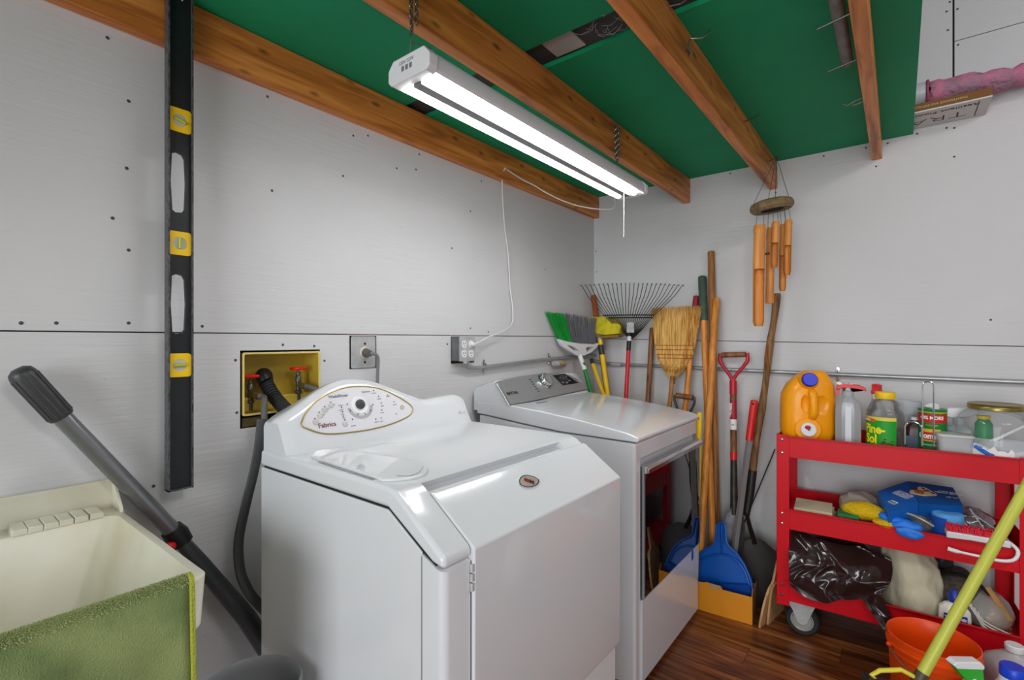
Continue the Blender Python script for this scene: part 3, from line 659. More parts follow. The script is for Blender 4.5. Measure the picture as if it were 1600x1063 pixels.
# the dispenser lid on the deck
dzt = 1.0262
dpts = [S(486, 716, z=dzt), S(500, 707, z=dzt), S(540, 708, z=dzt), S(600, 716, z=dzt), S(645, 724, z=dzt), S(667, 733, z=dzt), S(668, 741, z=dzt), S(655, 748, z=dzt), S(630, 752, z=dzt), S(600, 753, z=dzt), S(583, 748, z=dzt), S(530, 731, z=dzt)]
dd = smooth_pts(dpts+[dpts[0]], 3)[:-1]
obj('dispenser_lid', prism(nb(), [(p.x, p.y) for p in dd], dzt-.002, dzt+.007, axis='z'), WHITE, wa, bevel=.004, seg=3)
gp = [S(620, 743, z=dzt+.0072), S(640, 744, z=dzt+.0072), S(655, 738, z=dzt+.0072), S(661, 729, z=dzt+.0072)]
obj('lid_groove', tube(nb(), smooth_pts(gp), .0009, 5), mat('groove grey', '8e8e90', .6), wa)
obj('lid_groove', tube(nb(), [S(584, 750, z=dzt+.001), S(530, 733, z=dzt+.001), S(498, 722, z=dzt+.001)], .0012, 5), mat('groove grey', '8e8e90', .6), wa)
# embossed arches on the side
for y_a, xa, xb, zt_ in ((WY0+.003, .335, .425, .915), (WY0+.003, .62, .76, .86)):
    pts = [Vector((xa, y_a, .05))]+[Vector(((xa+xb)/2-(xb-xa)/2*math.cos(a), y_a, zt_-(xb-xa)/2+(xb-xa)/2*math.sin(a))) for a in [PI*k/10 for k in range(11)]]+[Vector((xb, y_a, .05))]
    obj('embossed_line', tube(nb(), pts, .0013, 6), WHITE, wa)
# badge
bc = slp(.085, .0045, -1.957)
bd = [(-.034, -.004), (-.030, .008), (-.016, .019), (0, .022), (.016, .019), (.030, .008), (.034, -.004), (.022, -.014), (0, -.018), (-.022, -.014)]
BM_ = place(bc, (0, 1, 0), tuple(-sv)) @ Matrix.Rotation(math.radians(-4), 4, 'Z')
bd = [(.036*math.cos(a), (.021 if math.sin(a) > 0 else .017)*math.copysign(abs(math.sin(a))**1.25, math.sin(a))-.001*math.cos(2*a)) for a in [2*PI*k/36 for k in range(36)]]
bo = obj('badge', flat([bd], .005, BM_), CHROME, wa, bevel=.0012)
obj('badge_face', flat([[(a_*.86, b_*.84) for a_, b_ in bd]], .001, BM_ @ Matrix.Translation((0, 0, .0029))), mat('badge beige', 'b0a298', .35, .3), bo)
em = flat([rrect(.016, .011, .004)], .0008, BM_ @ Matrix.Translation((-.005, .005, .0037)) @ Matrix.Rotation(-.7, 4, 'Z'))
obj('badge_emblem', em, mat('badge red', '8a1622', .4), bo)
obj('badge_emblem', text('M', .016, BM_ @ Matrix.Translation((.005, -.004, .0040)) @ Matrix.Rotation(-.7, 4, 'Z'), bold=.0009), BLACKINK, bo)
obj('console_print', text('\u25cb \u25ad', .014, cmat(con(721, 645, .0014)), th=.0003), GREYINK, wa)
for x_ in (.33, .88):
    for y_ in (WY0+.06, WY1-.06): obj('foot', cyl(nb(), (x_, y_, 0), (x_, y_, .032), .02, n=12), BLACK, wa)

# ------------------------------------------------------------ dryer
DY0, DY1 = -1.203, -.498
dr = thing('dryer', 'white dryer with dark glass door and brushed steel control panel', 'dryer', (.45, (DY0+DY1)/2, 0))
bodyd = obj('cabinet', prism(nb(), [(.05, .02), (.831, .02), (.831, .9355), (.5, .938), (.3, .952), (.10, .969), (.05, .972)], DY0, DY1), WHITE, dr, bevel=.012, seg=4)
cut(bodyd, box(nb(), .812, .86, DY0+.045, DY1+.02, .30, .872))
top = [(.04, .975), (.10, .972), (.3, .955), (.5, .941), (.838, .938), (.846, .946), (.842, .958), (.80, .970), (.70, .985), (.55, 1.004), (.40, 1.018), (.26, 1.028), (.22, 1.030), (.04, 1.03)]
obj('lid', prism(nb(), top, DY0-.002, DY1+.002), WHITE, dr, bevel=.009, seg=4)
obj('seam', tube(nb(), [(x_, DY0-.0034, z_) for x_, z_ in ((.05, .972), (.10, .9705), (.3, .9535), (.5, .9395), (.83, .9365))], .0012, 4), mat('soft seam', '606064', .7), dr)
cons = [(.02, .99), (.02, 1.085), (.035, 1.10), (.09, 1.12), (.14, 1.133), (.158, 1.131), (.235, 1.028), (.22, .99)]
cs = []
for k in range(25):
    y = DY0+.0+(DY1-DY0)*k/24; ar = .012*math.sin(PI*k/24)-(.006 if k in (0, 24) else 0)
    cs.append([Vector((x_-(.0 if z_ < 1.1 else ar*.4), y, z_+(ar if z_ > 1.08 else 0))) for x_, z_ in cons])
obj('console', loft(nb(), cs), WHITE, dr, sharp=50)
DP = (.8, 0, .6, .8048+.0035); DN = Vector((.8, 0, .6)); dup_ = Vector((-.6, 0, .8))
def dcn(px, py, up=0.0): return S(px, py, pl=DP)+DN*up
fpx = [(797, 633), (785, 612), (776, 597), (786, 594), (810, 589), (840, 585), (872, 583), (890, 587), (900, 592), (911, 601), (919, 608), (880, 616), (840, 625)]
fpts = [dcn(x, y) for x, y in fpx]
A_, B_ = [p+DN*.002 for p in fpts], [p-DN*.012 for p in fpts]
obj('control_panel', loft(nb(), [B_, A_]), BRUSHED, dr)
obj('end_trim', tube(nb(), [dcn(796.5, 634, .0), dcn(786, 616, .001), dcn(776, 600, .001)], .005, 8), CHROME, dr)
obj('panel_edge', tube(nb(), [dcn(797, 634, .001), dcn(840, 626, .001), dcn(880, 617, .001), dcn(919, 609, .001)], .0014, 6), DARKSEAM, dr)
def dmat(p): return place(p, (0, 1, 0), dup_)
kc = dcn(850, 597, .002)
kn = obj('knob', lathe(nb(), [(.046, 0), (.045, .006), (.038, .010), (.037, .024), (.033, .029), (.022, .026), (.0, .027)], dmat(kc), 26), CHROME, dr)
gr = nb()
for k in range(18):
    a_ = 2*PI*k/18; cyl(gr, dmat(kc) @ Vector((.038*math.cos(a_), .038*math.sin(a_), .010)), dmat(kc) @ Vector((.037*math.cos(a_), .037*math.sin(a_), .024)), .0022, n=5)
obj('knob_grip', gr, mat('dark chrome', '6c6d70', .2, 1), kn, kind='stuff')
sc4 = [dcn(x, y, .0028) for x, y in ((863, 587), (882, 584.5), (903.5, 599), (879, 603))]
m4 = nb(); loft(m4, [[p-DN*.002 for p in sc4], sc4]); disp = obj('display', m4, mat('display black', '0d0e10', .15), dr)
c4 = (sc4[0]+sc4[1]+sc4[2]+sc4[3])/4
for dy_, dz_, s_ in ((-.035, -.018, 'DRY'), (.0, -.022, '888'), (.034, -.012, 'PWR'), (-.035, .012, 'LO'), (.03, .014, 'HI')):
    obj('display_print', text(s_, .012, dmat(c4+Vector((0, dy_, 0))+dup_*dz_+DN*.0006), th=.0003), mat('display grey', '9aa0a6', .5), disp)
obj('display_screen', flat([rrect(.05, .028, .002)], .0006, dmat(c4+dup_*.012+DN*.0006)), mat('screen grey', '3e4044', .2), disp)
obj('print', text('MAYTAG', .02, dmat(dcn(800, 615, .0032)), bold=.0006, th=.0003), BLACKINK, dr)
for k in range(6):
    obj('print', text('MODE', .008, dmat(dcn(828+2.6*k, 594+3.6*k, .0026)), th=.0003), BLACKINK, dr)
lp = Vector((.285, -1.02, 1.0285)); obj('lid_badge', text('BRAVOS', .022, place(lp, (0, 1, 0), (-1, 0, 0)), bold=.0006, th=.0006), GREYINK, dr)
# door
dd_ = obj('door', box(nb(), .832, .842, -1.15, DY1+.0005, .334, .845), mat('door frame grey', '9fa2a8', .25, .3), dr, bevel=.004)
GLS = mat('door dark glass', '0a0b0e', .02, spec=.8, coat=.6)
obj('door_glass', box(nb(), .842, .8455, -1.142, DY1, .345, .815), GLS, dd_, bevel=.001)
obj('door_handle', prism(nb(), [(.842, .812), (.860, .815), (.862, .832), (.85, .842), (.842, .840)], -1.146, DY1), CHROME, dd_, bevel=.002)
obj('lower_panel', box(nb(), .80, .838, DY0+.047, DY1, .02, .332), WHITE, dr, bevel=.003)
stc = S(1084, 862, x=.844); 
obj('sticker', flat([[(.014*math.cos(a), .027*math.sin(a)) for a in [2*PI*k/20 for k in range(20)]]], .0006, place((.8388, stc.y-.002, .31), (0, 1, 0), (0, 0, 1))), mat('blue sticker', '2346b0', .4), dr)
for x_ in (.12, .78):
    for y_ in (DY0+.06, DY1-.06): obj('foot', cyl(nb(), (x_, y_, 0), (x_, y_, .022), .02, n=12), BLACK, dr)

# ------------------------------------------------------------ laundry tub
TY0, TY1 = -3.12, -2.555; RZ = .893
tubt = thing('laundry_tub', 'off-white plastic laundry tub against the left wall', 'sink', (.3, (TY0+TY1)/2, 0))
def ringz(x0, x1, y0, y1, z, r=.03, n=5):
    return [Vector((p[0], p[1], z)) for p in rrect(x1-x0, y1-y0, r, n, (x0+x1)/2, (y0+y1)/2)]
bm = nb()
loft(bm, [ringz(.06, .56, TY0+.05, TY1-.05, .50), ringz(.035, .596, TY0+.020, TY1-.020, .795), ringz(.016, .609, TY0+.006, TY1-.006, .80), ringz(.010, .612, TY0, TY1, RZ-.004), ringz(.014, .608, TY0+.004, TY1-.004, RZ),
          ringz(.090, .594, TY0+.018, TY1-.018, RZ), ringz(.098, .588, TY0+.022, TY1-.022, RZ-.012), ringz(.15, .53, TY0+.08, TY1-.09, .60, .05), ringz(.18, .50, TY0+.11, TY1-.12, .575, .05)])
obj('basin', bm, CREAM, tubt, sharp=50)
bs = nb(); prism(bs, [(TY1+.0, RZ-.01), (TY1, .955), (TY1-.01, .963), (TY0, .963), (TY0, RZ-.01)], .002, .012, 'x')
obj('backsplash', bs, CREAM, tubt, bevel=.002)
obj('backsplash_end', prism(nb(), [(.010, RZ-.01), (.010, .96), (.022, .957), (.05, .925), (.075, .905), (.085, RZ-.01)], TY1-.008, TY1), CREAM, tubt, bevel=.002)
for k, px in enumerate((40, 64, 88, 111, 134, 157)):
    yk = S(px+6, 800, x=.08).y
    if k < 6:
        obj('soap_ridge', prism(nb(), [(yk-.030, RZ-.001), (yk-.004, RZ-.001), (yk-.004, RZ+.012), (yk-.028, RZ+.014)], .025, .094, 'x'), CREAM, tubt, bevel=.002)
for x_ in (.09, .53):
    for y_ in (TY0+.08, TY1-.08): obj('leg', cyl(nb(), (x_, y_, 0), (x_+(.01 if x_ < .3 else -.02), y_, .55), .02, .024, 12), CREAM, tubt)
fa = thing('faucet', 'grey metal faucet post at the back of the tub', 'faucet', (.05, -2.765, RZ))
bm = nb(); lathe(bm, [(.024, 0), (.024, .035), (.02, .04), (.016, .042), (.014, .085), (.012, .1), (0, .1)], Matrix.Translation((.06, -2.812, RZ+.001)), 18)
obj('faucet_post', bm, STEEL, fa)
obj('spout', tube(nb(), [(.06, -2.82, RZ+.07), (.12, -2.85, RZ+.10), (.2, -2.91, RZ+.11), (.24, -2.94, RZ+.09)], .010, 10), STEEL, fa)
# towel over the front rim
TW = mat('green towel', '94a268', .95, bump=.5, bscale=420, col2='6f8250', vscale=9)
ty1 = S(302, 906, z=RZ+.006).y+.0
secs = []; NY = 30
for i in range(NY+1):
    y = TY0+.03+(ty1-TY0-.03)*i/NY
    wv = .004*math.sin(i*1.1)+.003*math.sin(i*.4+1); hang = .33+.02*math.sin(i*.35)+(.0 if i < NY-2 else -.03*(i-NY+3))
    if i >= NY-6: hang = .33-.035*(i-NY+6)/6*1.2+ .02
    o_ = [(.585, RZ-.05), (.588, RZ+.002), (.594, RZ+.008), (.604, RZ+.010), (.614, RZ+.007), (.619, RZ-.008), (.620+wv*.4, RZ-.08), (.621+wv, RZ-.16), (.620+wv, RZ-.24), (.62+wv*1.5, RZ-hang)]
    inn = [(x_+(-.006 if j > 4 else 0)+(.006 if j < 2 else 0), z_-(.006 if 1 < j < 6 else 0)) for j, (x_, z_) in enumerate(o_)]
    secs.append([Vector((x_, y, z_)) for x_, z_ in o_]+[Vector((max(x_, .591) if z_ < RZ-.01 and j < 3 else (max(x_, .6135) if j > 4 else x_), y, z_)) for j, (x_, z_) in list(enumerate(inn))[::-1]])
tw = thing('towel', 'green microfibre towel draped over the front rim of the tub', 'towel', (.62, -2.8, RZ))
obj('cloth', loft(nb(), secs), TW, tw, allsmooth=True)
fz = nb()
for i in range(6000):
    y = random.uniform(TY0+.04, ty1-.003); a_ = random.triangular(-.3, 1.9, .3); r_ = .0135
    b0 = Vector((.604+r_*math.sin(a_-.1)*1.1, y, RZ-.003+r_*math.cos(a_-.1))); d_ = Vector((math.sin(a_), random.uniform(-.5, .5), math.cos(a_)))
    tube(fz, [b0, b0+d_*random.uniform(.0015, .0036)+Vector((0, 0, -.0006))], .00045, 3)
obj('nap', fz, mat('towel nap', 'b4bc84', .95), tw, kind='stuff')
hem = [Vector(s[j])+Vector((.002, .0, 0)) for s in [secs[-1]] for j in range(3, 10)]
obj('hem', tube(nb(), smooth_pts(hem, 3), .0045, 6), mat('towel hem', 'a9b03e', .9, bump=.8, bscale=200), tw)

# ------------------------------------------------------------ bin between tub and washer
bn = thing('waste_bin', 'grey plastic bin between the tub and the washer', 'bin', (.49, -2.432, 0))
obj('bin_body', lathe(nb(), [(0, .004), (.078, .004), (.101, .552), (.105, .555), (.106, .566), (.102, .570), (.098, .564), (.096, .547), (.075, .012), (0, .012)], Matrix.Translation((.49, -2.432, 0)), 40), mat('grey bin plastic', '8b8c90', .4), bn)

# ------------------------------------------------------------ long wand behind the tub
g0 = S(28, 578, x=.05); g1 = S(97, 652, x=.05); g2 = S(272, 832, x=.055); g3 = S(385, 965, x=.10); g4 = S(415, 1010, x=.14)
wd = thing('mop_wand', 'grey pole with black ribbed grip leaning behind the tub', 'mop', tuple(g4))
bm = tube(nb(), [lerp(g0, g1, -.02), lerp(g0, g1, .03), lerp(g0, g1, .1), lerp(g0, g1, .97), g1], [.012, .022, .0255, .0255, .0235], 20)
obj('grip', bm, mat('dark grip', '3a3b3d', .4), wd)
rb = nb(); u_, v_ = frame_of(g1-g0)
for k in range(14):
    a_ = 2*PI*k/14; o_ = (u_*math.cos(a_)+v_*math.sin(a_))*.0252; tube(rb, [lerp(g0, g1, .14)+o_, lerp(g0, g1, .95)+o_], .0022, 5)
obj('grip_rib', rb, mat('dark grip', '3a3b3d', .4), wd, kind='stuff')
obj('pole', cyl(nb(), g1, g2, .0195, .0205, 20), mat('silver tube', '8c8d90', .3, .8), wd)
obj('joint', tube(nb(), [lerp(g1, g2, .97), lerp(g1, g2, 1.03), lerp(g2, g3, .12)], [.026, .03, .026], 16), BLACK, wd)
rbn = lerp(g1, g2, .99)+Vector((.026, -.016, -.03)); obj('release_button', ball(nb(), rbn, (.013, .016, .012), 12), REDP, wd, label='red release button')
u_, v_ = frame_of(g3-g2)
obj('lower_wand', tube(nb(), [lerp(g2, g3, .1), lerp(g2, g3, .35), g3, g4, lerp(g3, g4, 2.6)], [.025, .03, .036, .038, .04], 14, flat=(1, .7)), mat('dark grey plastic', '3d3e41', .45), wd)

# ------------------------------------------------------------ tools leaning in the corner
def handle(T, B, r, m, parent, z0=None, z1=None, name='handle', n=14):
    a_ = T if z1 is None else atz(T, B, z1); b_ = B if z0 is None else atz(T, B, z0)
    d_ = (T-B).normalized()
    return obj(name, tube(nb(), [b_, a_-d_*r*.6, a_-d_*r*.2, a_], [r, r, r*.85, r*.35] if z1 is None else [r]*4, n), m, parent)
def strands(bm, base, tip, jitter, r=.0011, mid=None):
    j = Vector((random.uniform(-1, 1), random.uniform(-1, 1), random.uniform(-1, 1)))*jitter
    pts = [base, (mid if mid is not None else (base+tip)/2)+j*.4, tip+j]
    tube(bm, pts, [r, r, r*.7], 3)
# 1 angle broom, head up (green and grey bristles)
T, B = lean(904, 560, -.22, 916, 603, -.36)
PLN = (-.70, .71, 0, None)
nrm = Vector((.985, -.17, 0)).normalized(); pk = S(905, 545, y=-.31); PB = (nrm.x, nrm.y, 0, nrm.dot(pk))
ab = thing('angle_broom', 'angled broom with green and grey bristles standing head up', 'broom', tuple(B))
handle(pk, B, .0125, mat('green pole', '0d8a34', .4), ab, z1=atz(pk, B, S(909, 570, d=2.75).z).z)
gpx = [(872, 530), (935, 551)]
def fan(cols_, m, name):
    bm = nb()
    for i in range(cols_[4]):
        t = (i+random.random())/cols_[4]; b0 = lerp(cols_[0], cols_[1], t); t0 = lerp(cols_[2], cols_[3], t)
        strands(bm, b0+nrm*random.uniform(-.012, .012), t0+nrm*random.uniform(-.02, .02), .006, .0016)
    obj(name, bm, m, ab, kind='stuff')
q = lambda x, y: S(x, y, pl=PB)
fan((q(873, 530), q(893, 537), q(853, 488), q(882, 491), 110), mat('green bristles', '14a83c', .6), 'bristles')
fan((q(893, 537), q(930, 540), q(881, 490), q(934, 498), 190), mat('grey bristles', '77777c', .6), 'bristles')
bm = nb(); o_ = [q(871, 530), q(885, 534), q(905, 537), q(925, 538), q(933, 536), q(931, 543), q(922, 551), q(911, 556), q(899, 556), q(888, 549), q(876, 540)]
loft(bm, [[p-nrm*.012 for p in o_], [p+nrm*.014 for p in o_]])
hd = obj('broom_cap', bm, WHITE2, ab, bevel=.004)
cut(hd, (lambda b_: loft(b_, [[p-nrm*.05 for p in tri] for tri in [[q(883, 539), q(895, 542), q(903, 549), q(893, 547)]]]+[[p+nrm*.05 for p in tri] for tri in [[q(883, 539), q(895, 542), q(903, 549), q(893, 547)]]]))(nb()))
cut(hd, (lambda b_: loft(b_, [[p-nrm*.05 for p in tri] for tri in [[q(913, 543), q(926, 542), q(921, 547), q(914, 550)]]]+[[p+nrm*.05 for p in tri] for tri in [[q(913, 543), q(926, 542), q(921, 547), q(914, 550)]]]))(nb()))
obj('socket', cyl(nb(), q(905, 553), lerp(pk, B, .10), .0145, n=14), WHITE2, ab)
# 2 short yellow handle beside it
T, B = lean(926, 568, -.16, 939, 606, -.3)
yh = thing('pole', 'yellow pole between the green broom and the black banded mop pole', 'pole', tuple(B))
handle(T, B, .0125, YEL, yh); obj('tip', cyl(nb(), T, T+(T-B).normalized()*.03, .010, n=12), BLACK, yh)
# 3 sponge mop, yellow head up
T, B = lean(936, 520, -.13, 948, 606, -.28)
sm = thing('sponge_mop', 'sponge mop with yellow head up and yellow pole', 'mop', tuple(B))
handle(T, B, .0155, YEL, sm, z1=S(940, 556, d=2.9).z)
handle(T, B, .0175, mat('dark collar', '2f3033', .4), sm, z0=S(940, 556, d=2.9).z, z1=S(938, 540, d=2.9).z, name='collar')
handle(T, B, .0155, YEL, sm, z0=S(938, 540, d=2.9).z, z1=S(937, 532, d=2.9).z, name='band')
handle(T, B, .0165, STEEL, sm, z0=S(937, 532, d=2.9).z, z1=S(936, 520, d=2.9).z, name='ferrule')
hp_ = [S(x, y, y=-.125) for x, y in ((915, 496), (960, 495), (973, 510), (970, 522), (948, 524), (934, 521))]
bm = nb(); loft(bm, [[p+Vector((0, -.03, 0)) for p in hp_], [p+Vector((0, .03, 0)) for p in hp_]]); obj('head_plate', bm, mat('mop head yellow', 'd8c81a', .5, var=.3, vscale=30), sm, bevel=.004)
hp2 = [S(x, y, y=-.125) for x, y in ((934, 522), (948, 525), (970, 523), (969, 527), (948, 529), (935, 526))]
obj('sponge', loft(nb(), [[p+Vector((0, -.034, 0)) for p in hp2], [p+Vector((0, .034, 0)) for p in hp2]]), mat('brown sponge edge', '8a6a28', .9), sm)
# 4 orange-brown wooden handle behind it
T, B = lean(927, 461, -.07, 947, 600, -.22)
wh_ = thing('wooden_pole', 'thick orange-brown wooden handle behind the yellow mop head, in the corner', 'handle', tuple(B))
handle(T, B, .019, mat('stained handle', 'a8541c', .45, col2='7c3a14', vscale=14), wh_)
# 5 leaf rake, head up, red pole
T, B = lean(984, 512, -.11, 979, 605, -.3)
rk = thing('leaf_rake', 'wire leaf rake standing head up on a red pole', 'rake', tuple(B))
handle(T, B, .0125, mat('red pole', 'd2202a', .35), rk, z1=S(983, 548, d=3.0).z)
handle(T, B, .0135, BLACK, rk, z0=S(983, 548, d=3.0).z, z1=S(984, 533, d=3.0).z, name='collar')
handle(T, B, .013, WHITE2, rk, z0=S(983, 536, d=3.0).z, z1=S(984, 524, d=3.0).z, name='band')
handle(T, B, .0135, BLACK, rk, z0=S(984, 526, d=3.0).z, z1=S(985, 519, d=3.0).z, name='collar')
handle(T, B, .0145, REDP, rk, z0=S(984, 519, d=3.0).z, z1=S(985, 512, d=3.0).z, name='ferrule')
RKM = mat('rake wire', '3c3d40', .4, .7)
NT = 24
for i in range(NT):
    t = i/(NT-1); xb = lerp(944, 1022, t); bx = lerp(984, 988, t)
    tipx = 909+157*t; u_ = abs(t-.5)*2
    tipx_k = tipx; ty = 446-3*(1-u_**2)
    kx = lerp(xb, tipx, .72)
    P_ = [S(bx, 530, y=-.098), S(lerp(bx, xb, .5), 513, y=-.135), S(xb, 493, y=-.18), S(kx, 462+1*u_, y=-.19), S(tipx_k, ty, y=-.18), S(tipx_k+(2 if t > .5 else -2)*u_, ty+1.5, y=-.21)]
    obj('tine', tube(nb(), smooth_pts(P_, 2), .0022, 5), RKM, rk)
for yy, x0_, x1_ in ((493, 942, 1022), (497, 950, 1020)):
    obj('spread_bar', tube(nb(), [S(x0_, yy, y=-.185), S((x0_+x1_)/2, yy-.5, y=-.185), S(x1_, yy-.5, y=-.185)], .004, 6), RKM, rk)
obj('spring_plate', loft(nb(), [[S(x, y, y=yy) for x, y in ((979, 520), (991, 520), (990, 504), (980, 504))] for yy in (-.150, -.162)]), STEEL, rk)
# 6 dark wooden handle
T, B = lean(1019, 512, -.04, 1013, 617, -.2)
handle(T, B, .0155, HANDLED, tag(thing('wooden_pole', 'dark brown wooden handle between the rake and the straw broom', 'handle', tuple(B))))
# 7 straw broom
T, B = lean(1052, 575, -.10, 1047, 627, -.26)
cb = thing('straw_broom', 'straw broom standing head up beside the dryer lid', 'broom', tuple(B))
handle(T, B, .0125, mat('broom stick', 'b47a3a', .5, col2='8c5424', vscale=18), cb)
STR = mat('straw', 'f4c674', .8, bump=.3, bscale=90, col2='a87026', vscale=9, stretch=(22, 22, 1.2))
prof_ = [(590, 13, 1051), (582, 20, 1051.5), (573, 36, 1052.5), (563, 48, 1053), (552, 54, 1054), (536, 58, 1054), (516, 64, 1055), (484, 67, 1056)]
cy = -.085
secs = []
for py_, wpx, cx_ in prof_:
    c_ = S(cx_, py_, y=cy); hw = wpx/2*2.95/768/.93; th_ = .028 if wpx > 30 else hw
    secs.append([Vector((c_.x+hw*.9*math.cos(a), cy+min(th_, hw)*.8*math.sin(a), c_.z-(.01 if wpx == 67 else 0))) for a in [2*PI*k/20 for k in range(20)]])
obj('straw_core', loft(nb(), secs), STR, cb, allsmooth=True)
bm = nb()
def cbp(v, t, dep):  # v along the head 0..1, t across -1..1
    f = v*(len(prof_)-1); i = min(int(f), len(prof_)-2); fr = f-i
    py_ = lerp(prof_[i][0], prof_[i+1][0], fr); w_ = lerp(prof_[i][1], prof_[i+1][1], fr); cx_ = lerp(prof_[i][2], prof_[i+1][2], fr)
    c_ = S(cx_, py_, y=cy); hw = w_/2*2.95/768/.93; th_ = min(.028 if w_ > 30 else hw, hw)
    return Vector((c_.x+hw*t, cy-th_*math.sqrt(max(0, 1-t*t))*dep, c_.z))
for i in range(1300):
    t = random.uniform(-1, 1); dep = random.choice((1.0, 1.03, .9, -.9))
    v1 = random.uniform(.93, 1.06); P_ = [cbp(v, t, dep) for v in (random.uniform(0, .25), .35, .55, .75, .9)]
    e_ = cbp(1, min(1, max(-1, t)), dep)+Vector((random.uniform(-.006, .006)+.006*t, random.uniform(-.006, .006), (v1-1)*.25+.004)); P_.append(e_)
    tube(bm, P_, [.0013]*5+[.0008], 3)
obj('straw', bm, STR, cb, kind='stuff')
for v in (.40, .335, .29, .25):
    v = {.40: .68, .335: .62, .29: .54, .25: .47}[v]
    pts = [cbp(v, math.sin(a), 1.12) if abs(a) <= PI/2 else cbp(v, math.sin(a), -1.12) for a in [-PI/2+2*PI*k/24 for k in range(24)]]
    obj('stitching', tube(nb(), pts, .0018, 5, True), mat('stitch thread', 'a8481c', .7), cb)
for k in range(4):
    c_ = atz(T, B, cbp(.02, 0, 0).z-.012*k); obj('binding_ring', lathe(nb(), [(.0150, -.004), (.0168, 0), (.0150, .004)], Matrix.Translation((c_.x, lerp(cy, c_.y, .5+.1*k), c_.z)), 16), mat('binding wire', '7a5230', .5), cb)
# 8 red tipped handle
T, B = lean(1088, 462, -.035, 1071, 635, -.2)
rt_ = thing('wooden_pole', 'slim wooden handle with a dark red tip just right of the straw broom', 'handle', tuple(B))
handle(T, B, .0155, HANDLE, rt_, z1=S(1086, 500, y=-.05).z); handle(T, B, .017, mat('dark red grip', '9c1c30', .45), rt_, z0=S(1086, 500, y=-.05).z, name='grip')
# 9 low D handle
T = S(1072, 618, y=-.12)
dh = thing('garden_fork', 'weathered wooden D-grip of a fork low behind the dryer lid', 'handle', (T.x, -.2, 0))
g_a, g_b = S(1056, 618, y=-.12), S(1083, 622, y=-.12)
obj('grip', cyl(nb(), g_a, g_b, .0145, n=14), HANDLED, dh)
obj('fork_yoke', tube(nb(), smooth_pts([g_a+Vector((-.006, 0, .004)), g_a+Vector((-.004, -.003, -.04)), Vector(((g_a.x+g_b.x)/2, -.13, g_a.z-.13)), g_b+Vector((.004, -.003, -.04)), g_b+Vector((.006, 0, .004))]), .007, 8), DSTEEL, dh)
obj('shaft', cyl(nb(), Vector(((g_a.x+g_b.x)/2, -.13, g_a.z-.12)), Vector(((g_a.x+g_b.x)/2, -.2, 0)), .015, n=12), HANDLED, dh)
# 10 green gripped handle
T, B = lean(1097, 431, -.04, 1110, 760, -.24)
gg = thing('rubber_grip_pole', 'wooden tool handle with a long grey-green rubber grip', 'handle', tuple(B))
zc = S(1099, 501, y=-.06).z
handle(T, B, .0175, HANDLE, gg, z1=zc); handle(T, B, .0225, mat('grey green grip', '45584a', .6, var=.2, vscale=30), gg, z0=zc, name='grip')
# 11 tall weathered handle
T, B = lean(1111, 392, -.03, 1116, 640, -.10)
handle(T, B, .0185, wood('tall weathered handle', 'c08446', '9c6430', '6c4220', 2, .5, knots=False, scale=1.6), thing('wooden_pole', 'tallest weathered wooden handle, behind the green gripped one', 'handle', tuple(B)))
# 12 golden handle crossing in front
T, B = lean(1119, 465, -.06, 1098, 800, -.34, .012)
handle(T, B, .0185, HANDLE, thing('wooden_pole', 'smooth golden wooden handle leaning left across the green gripped one', 'handle', tuple(B)))
# 13 yellow short handle
T, B = lean(1093, 644, -.36, 1088, 840, -.44, .14)
yy_ = thing('squeegee', 'short yellow plastic handle with a hanging hole at the dryer corner', 'handle', tuple(B))
handle(T, B, .014, YEL, yy_); obj('hanging_hole', ball(nb(), lerp(T, B, .04)+Vector((0, -.013, 0)), .004, 8), DARKSEAM, yy_)
# 14 D-handle shovel
D = -.06
sd = thing('shovel', 'shovel with red D-handle and wooden cross grip', 'shovel', tuple(S(1147, 900, y=-.2)))
ga, gb_ = S(1128, 555, y=D), S(1165, 554, y=D)
obj('grip', cyl(nb(), ga, gb_, .0145, n=16), HANDLED, sd)
yk0, yk1 = S(1145, 592, y=D-.005), S(1146, 612, y=D-.01)
for e_, s_ in ((ga, -1), (gb_, 1)):
    obj('yoke', tube(nb(), smooth_pts([e_+Vector((.008*s_, 0, .008)), e_+Vector((.010*s_, 0, -.03)), lerp(e_, yk0, .45)+Vector((.022*s_, 0, 0)), yk0+Vector((.006*s_, 0, 0)), yk1]), [.010]*8+[.009]*5+[.011]*4, 10), mat('red yoke paint', 'b81c2a', .35), sd)
T, B = lean(1145.5, 596, D-.006, 1147, 780, -.19)
def seg(zA, zB, r, m, name, T=T, B=B, parent=sd, r1=None):
    a_ = atz(T, B, S(1147, zA, y=-.10).z); b_ = atz(T, B, S(1147, zB, y=-.10).z); return obj(name, cyl(nb(), a_, b_, r, r1, 16), m, parent)
seg(596, 617, .0185, mat('red yoke paint', 'b81c2a', .35), 'socket')
seg(612, 706, .0165, HANDLED, 'shaft')
lb_ = seg(626, 656, .0172, mat('shaft label red', 'a51e30', .5), 'label_band')
lb2 = seg(656, 672, .0172, WHITEINK, 'label_band')
M_ = place(atz(T, B, S(1147, 641, y=-.1).z)+Vector((-.008, -.0178, 0)), (.02, 0, 1), (-1, 0, 0)) 
obj('label_print', text('USA MADE', .015, M_, bold=.0006), WHITEINK, lb_)
for k in range(6):
    obj('barcode_line', box(nb(), -.0004, .0004, -.004, .004, 0, .0006, place(atz(T, B, S(1147, 664, y=-.1).z)+Vector((-.004+.0022*k, -.0175, 0)), (1, 0, 0), (0, 0, 1))), BLACKINK, lb2)
seg(706, 718, .0178, REDP, 'red_band'); seg(716, 800, .0165, DSTEEL, 'ferrule', r1=.02)
zB = S(1147, 795, y=-.15).z; cB = atz(T, B, zB)
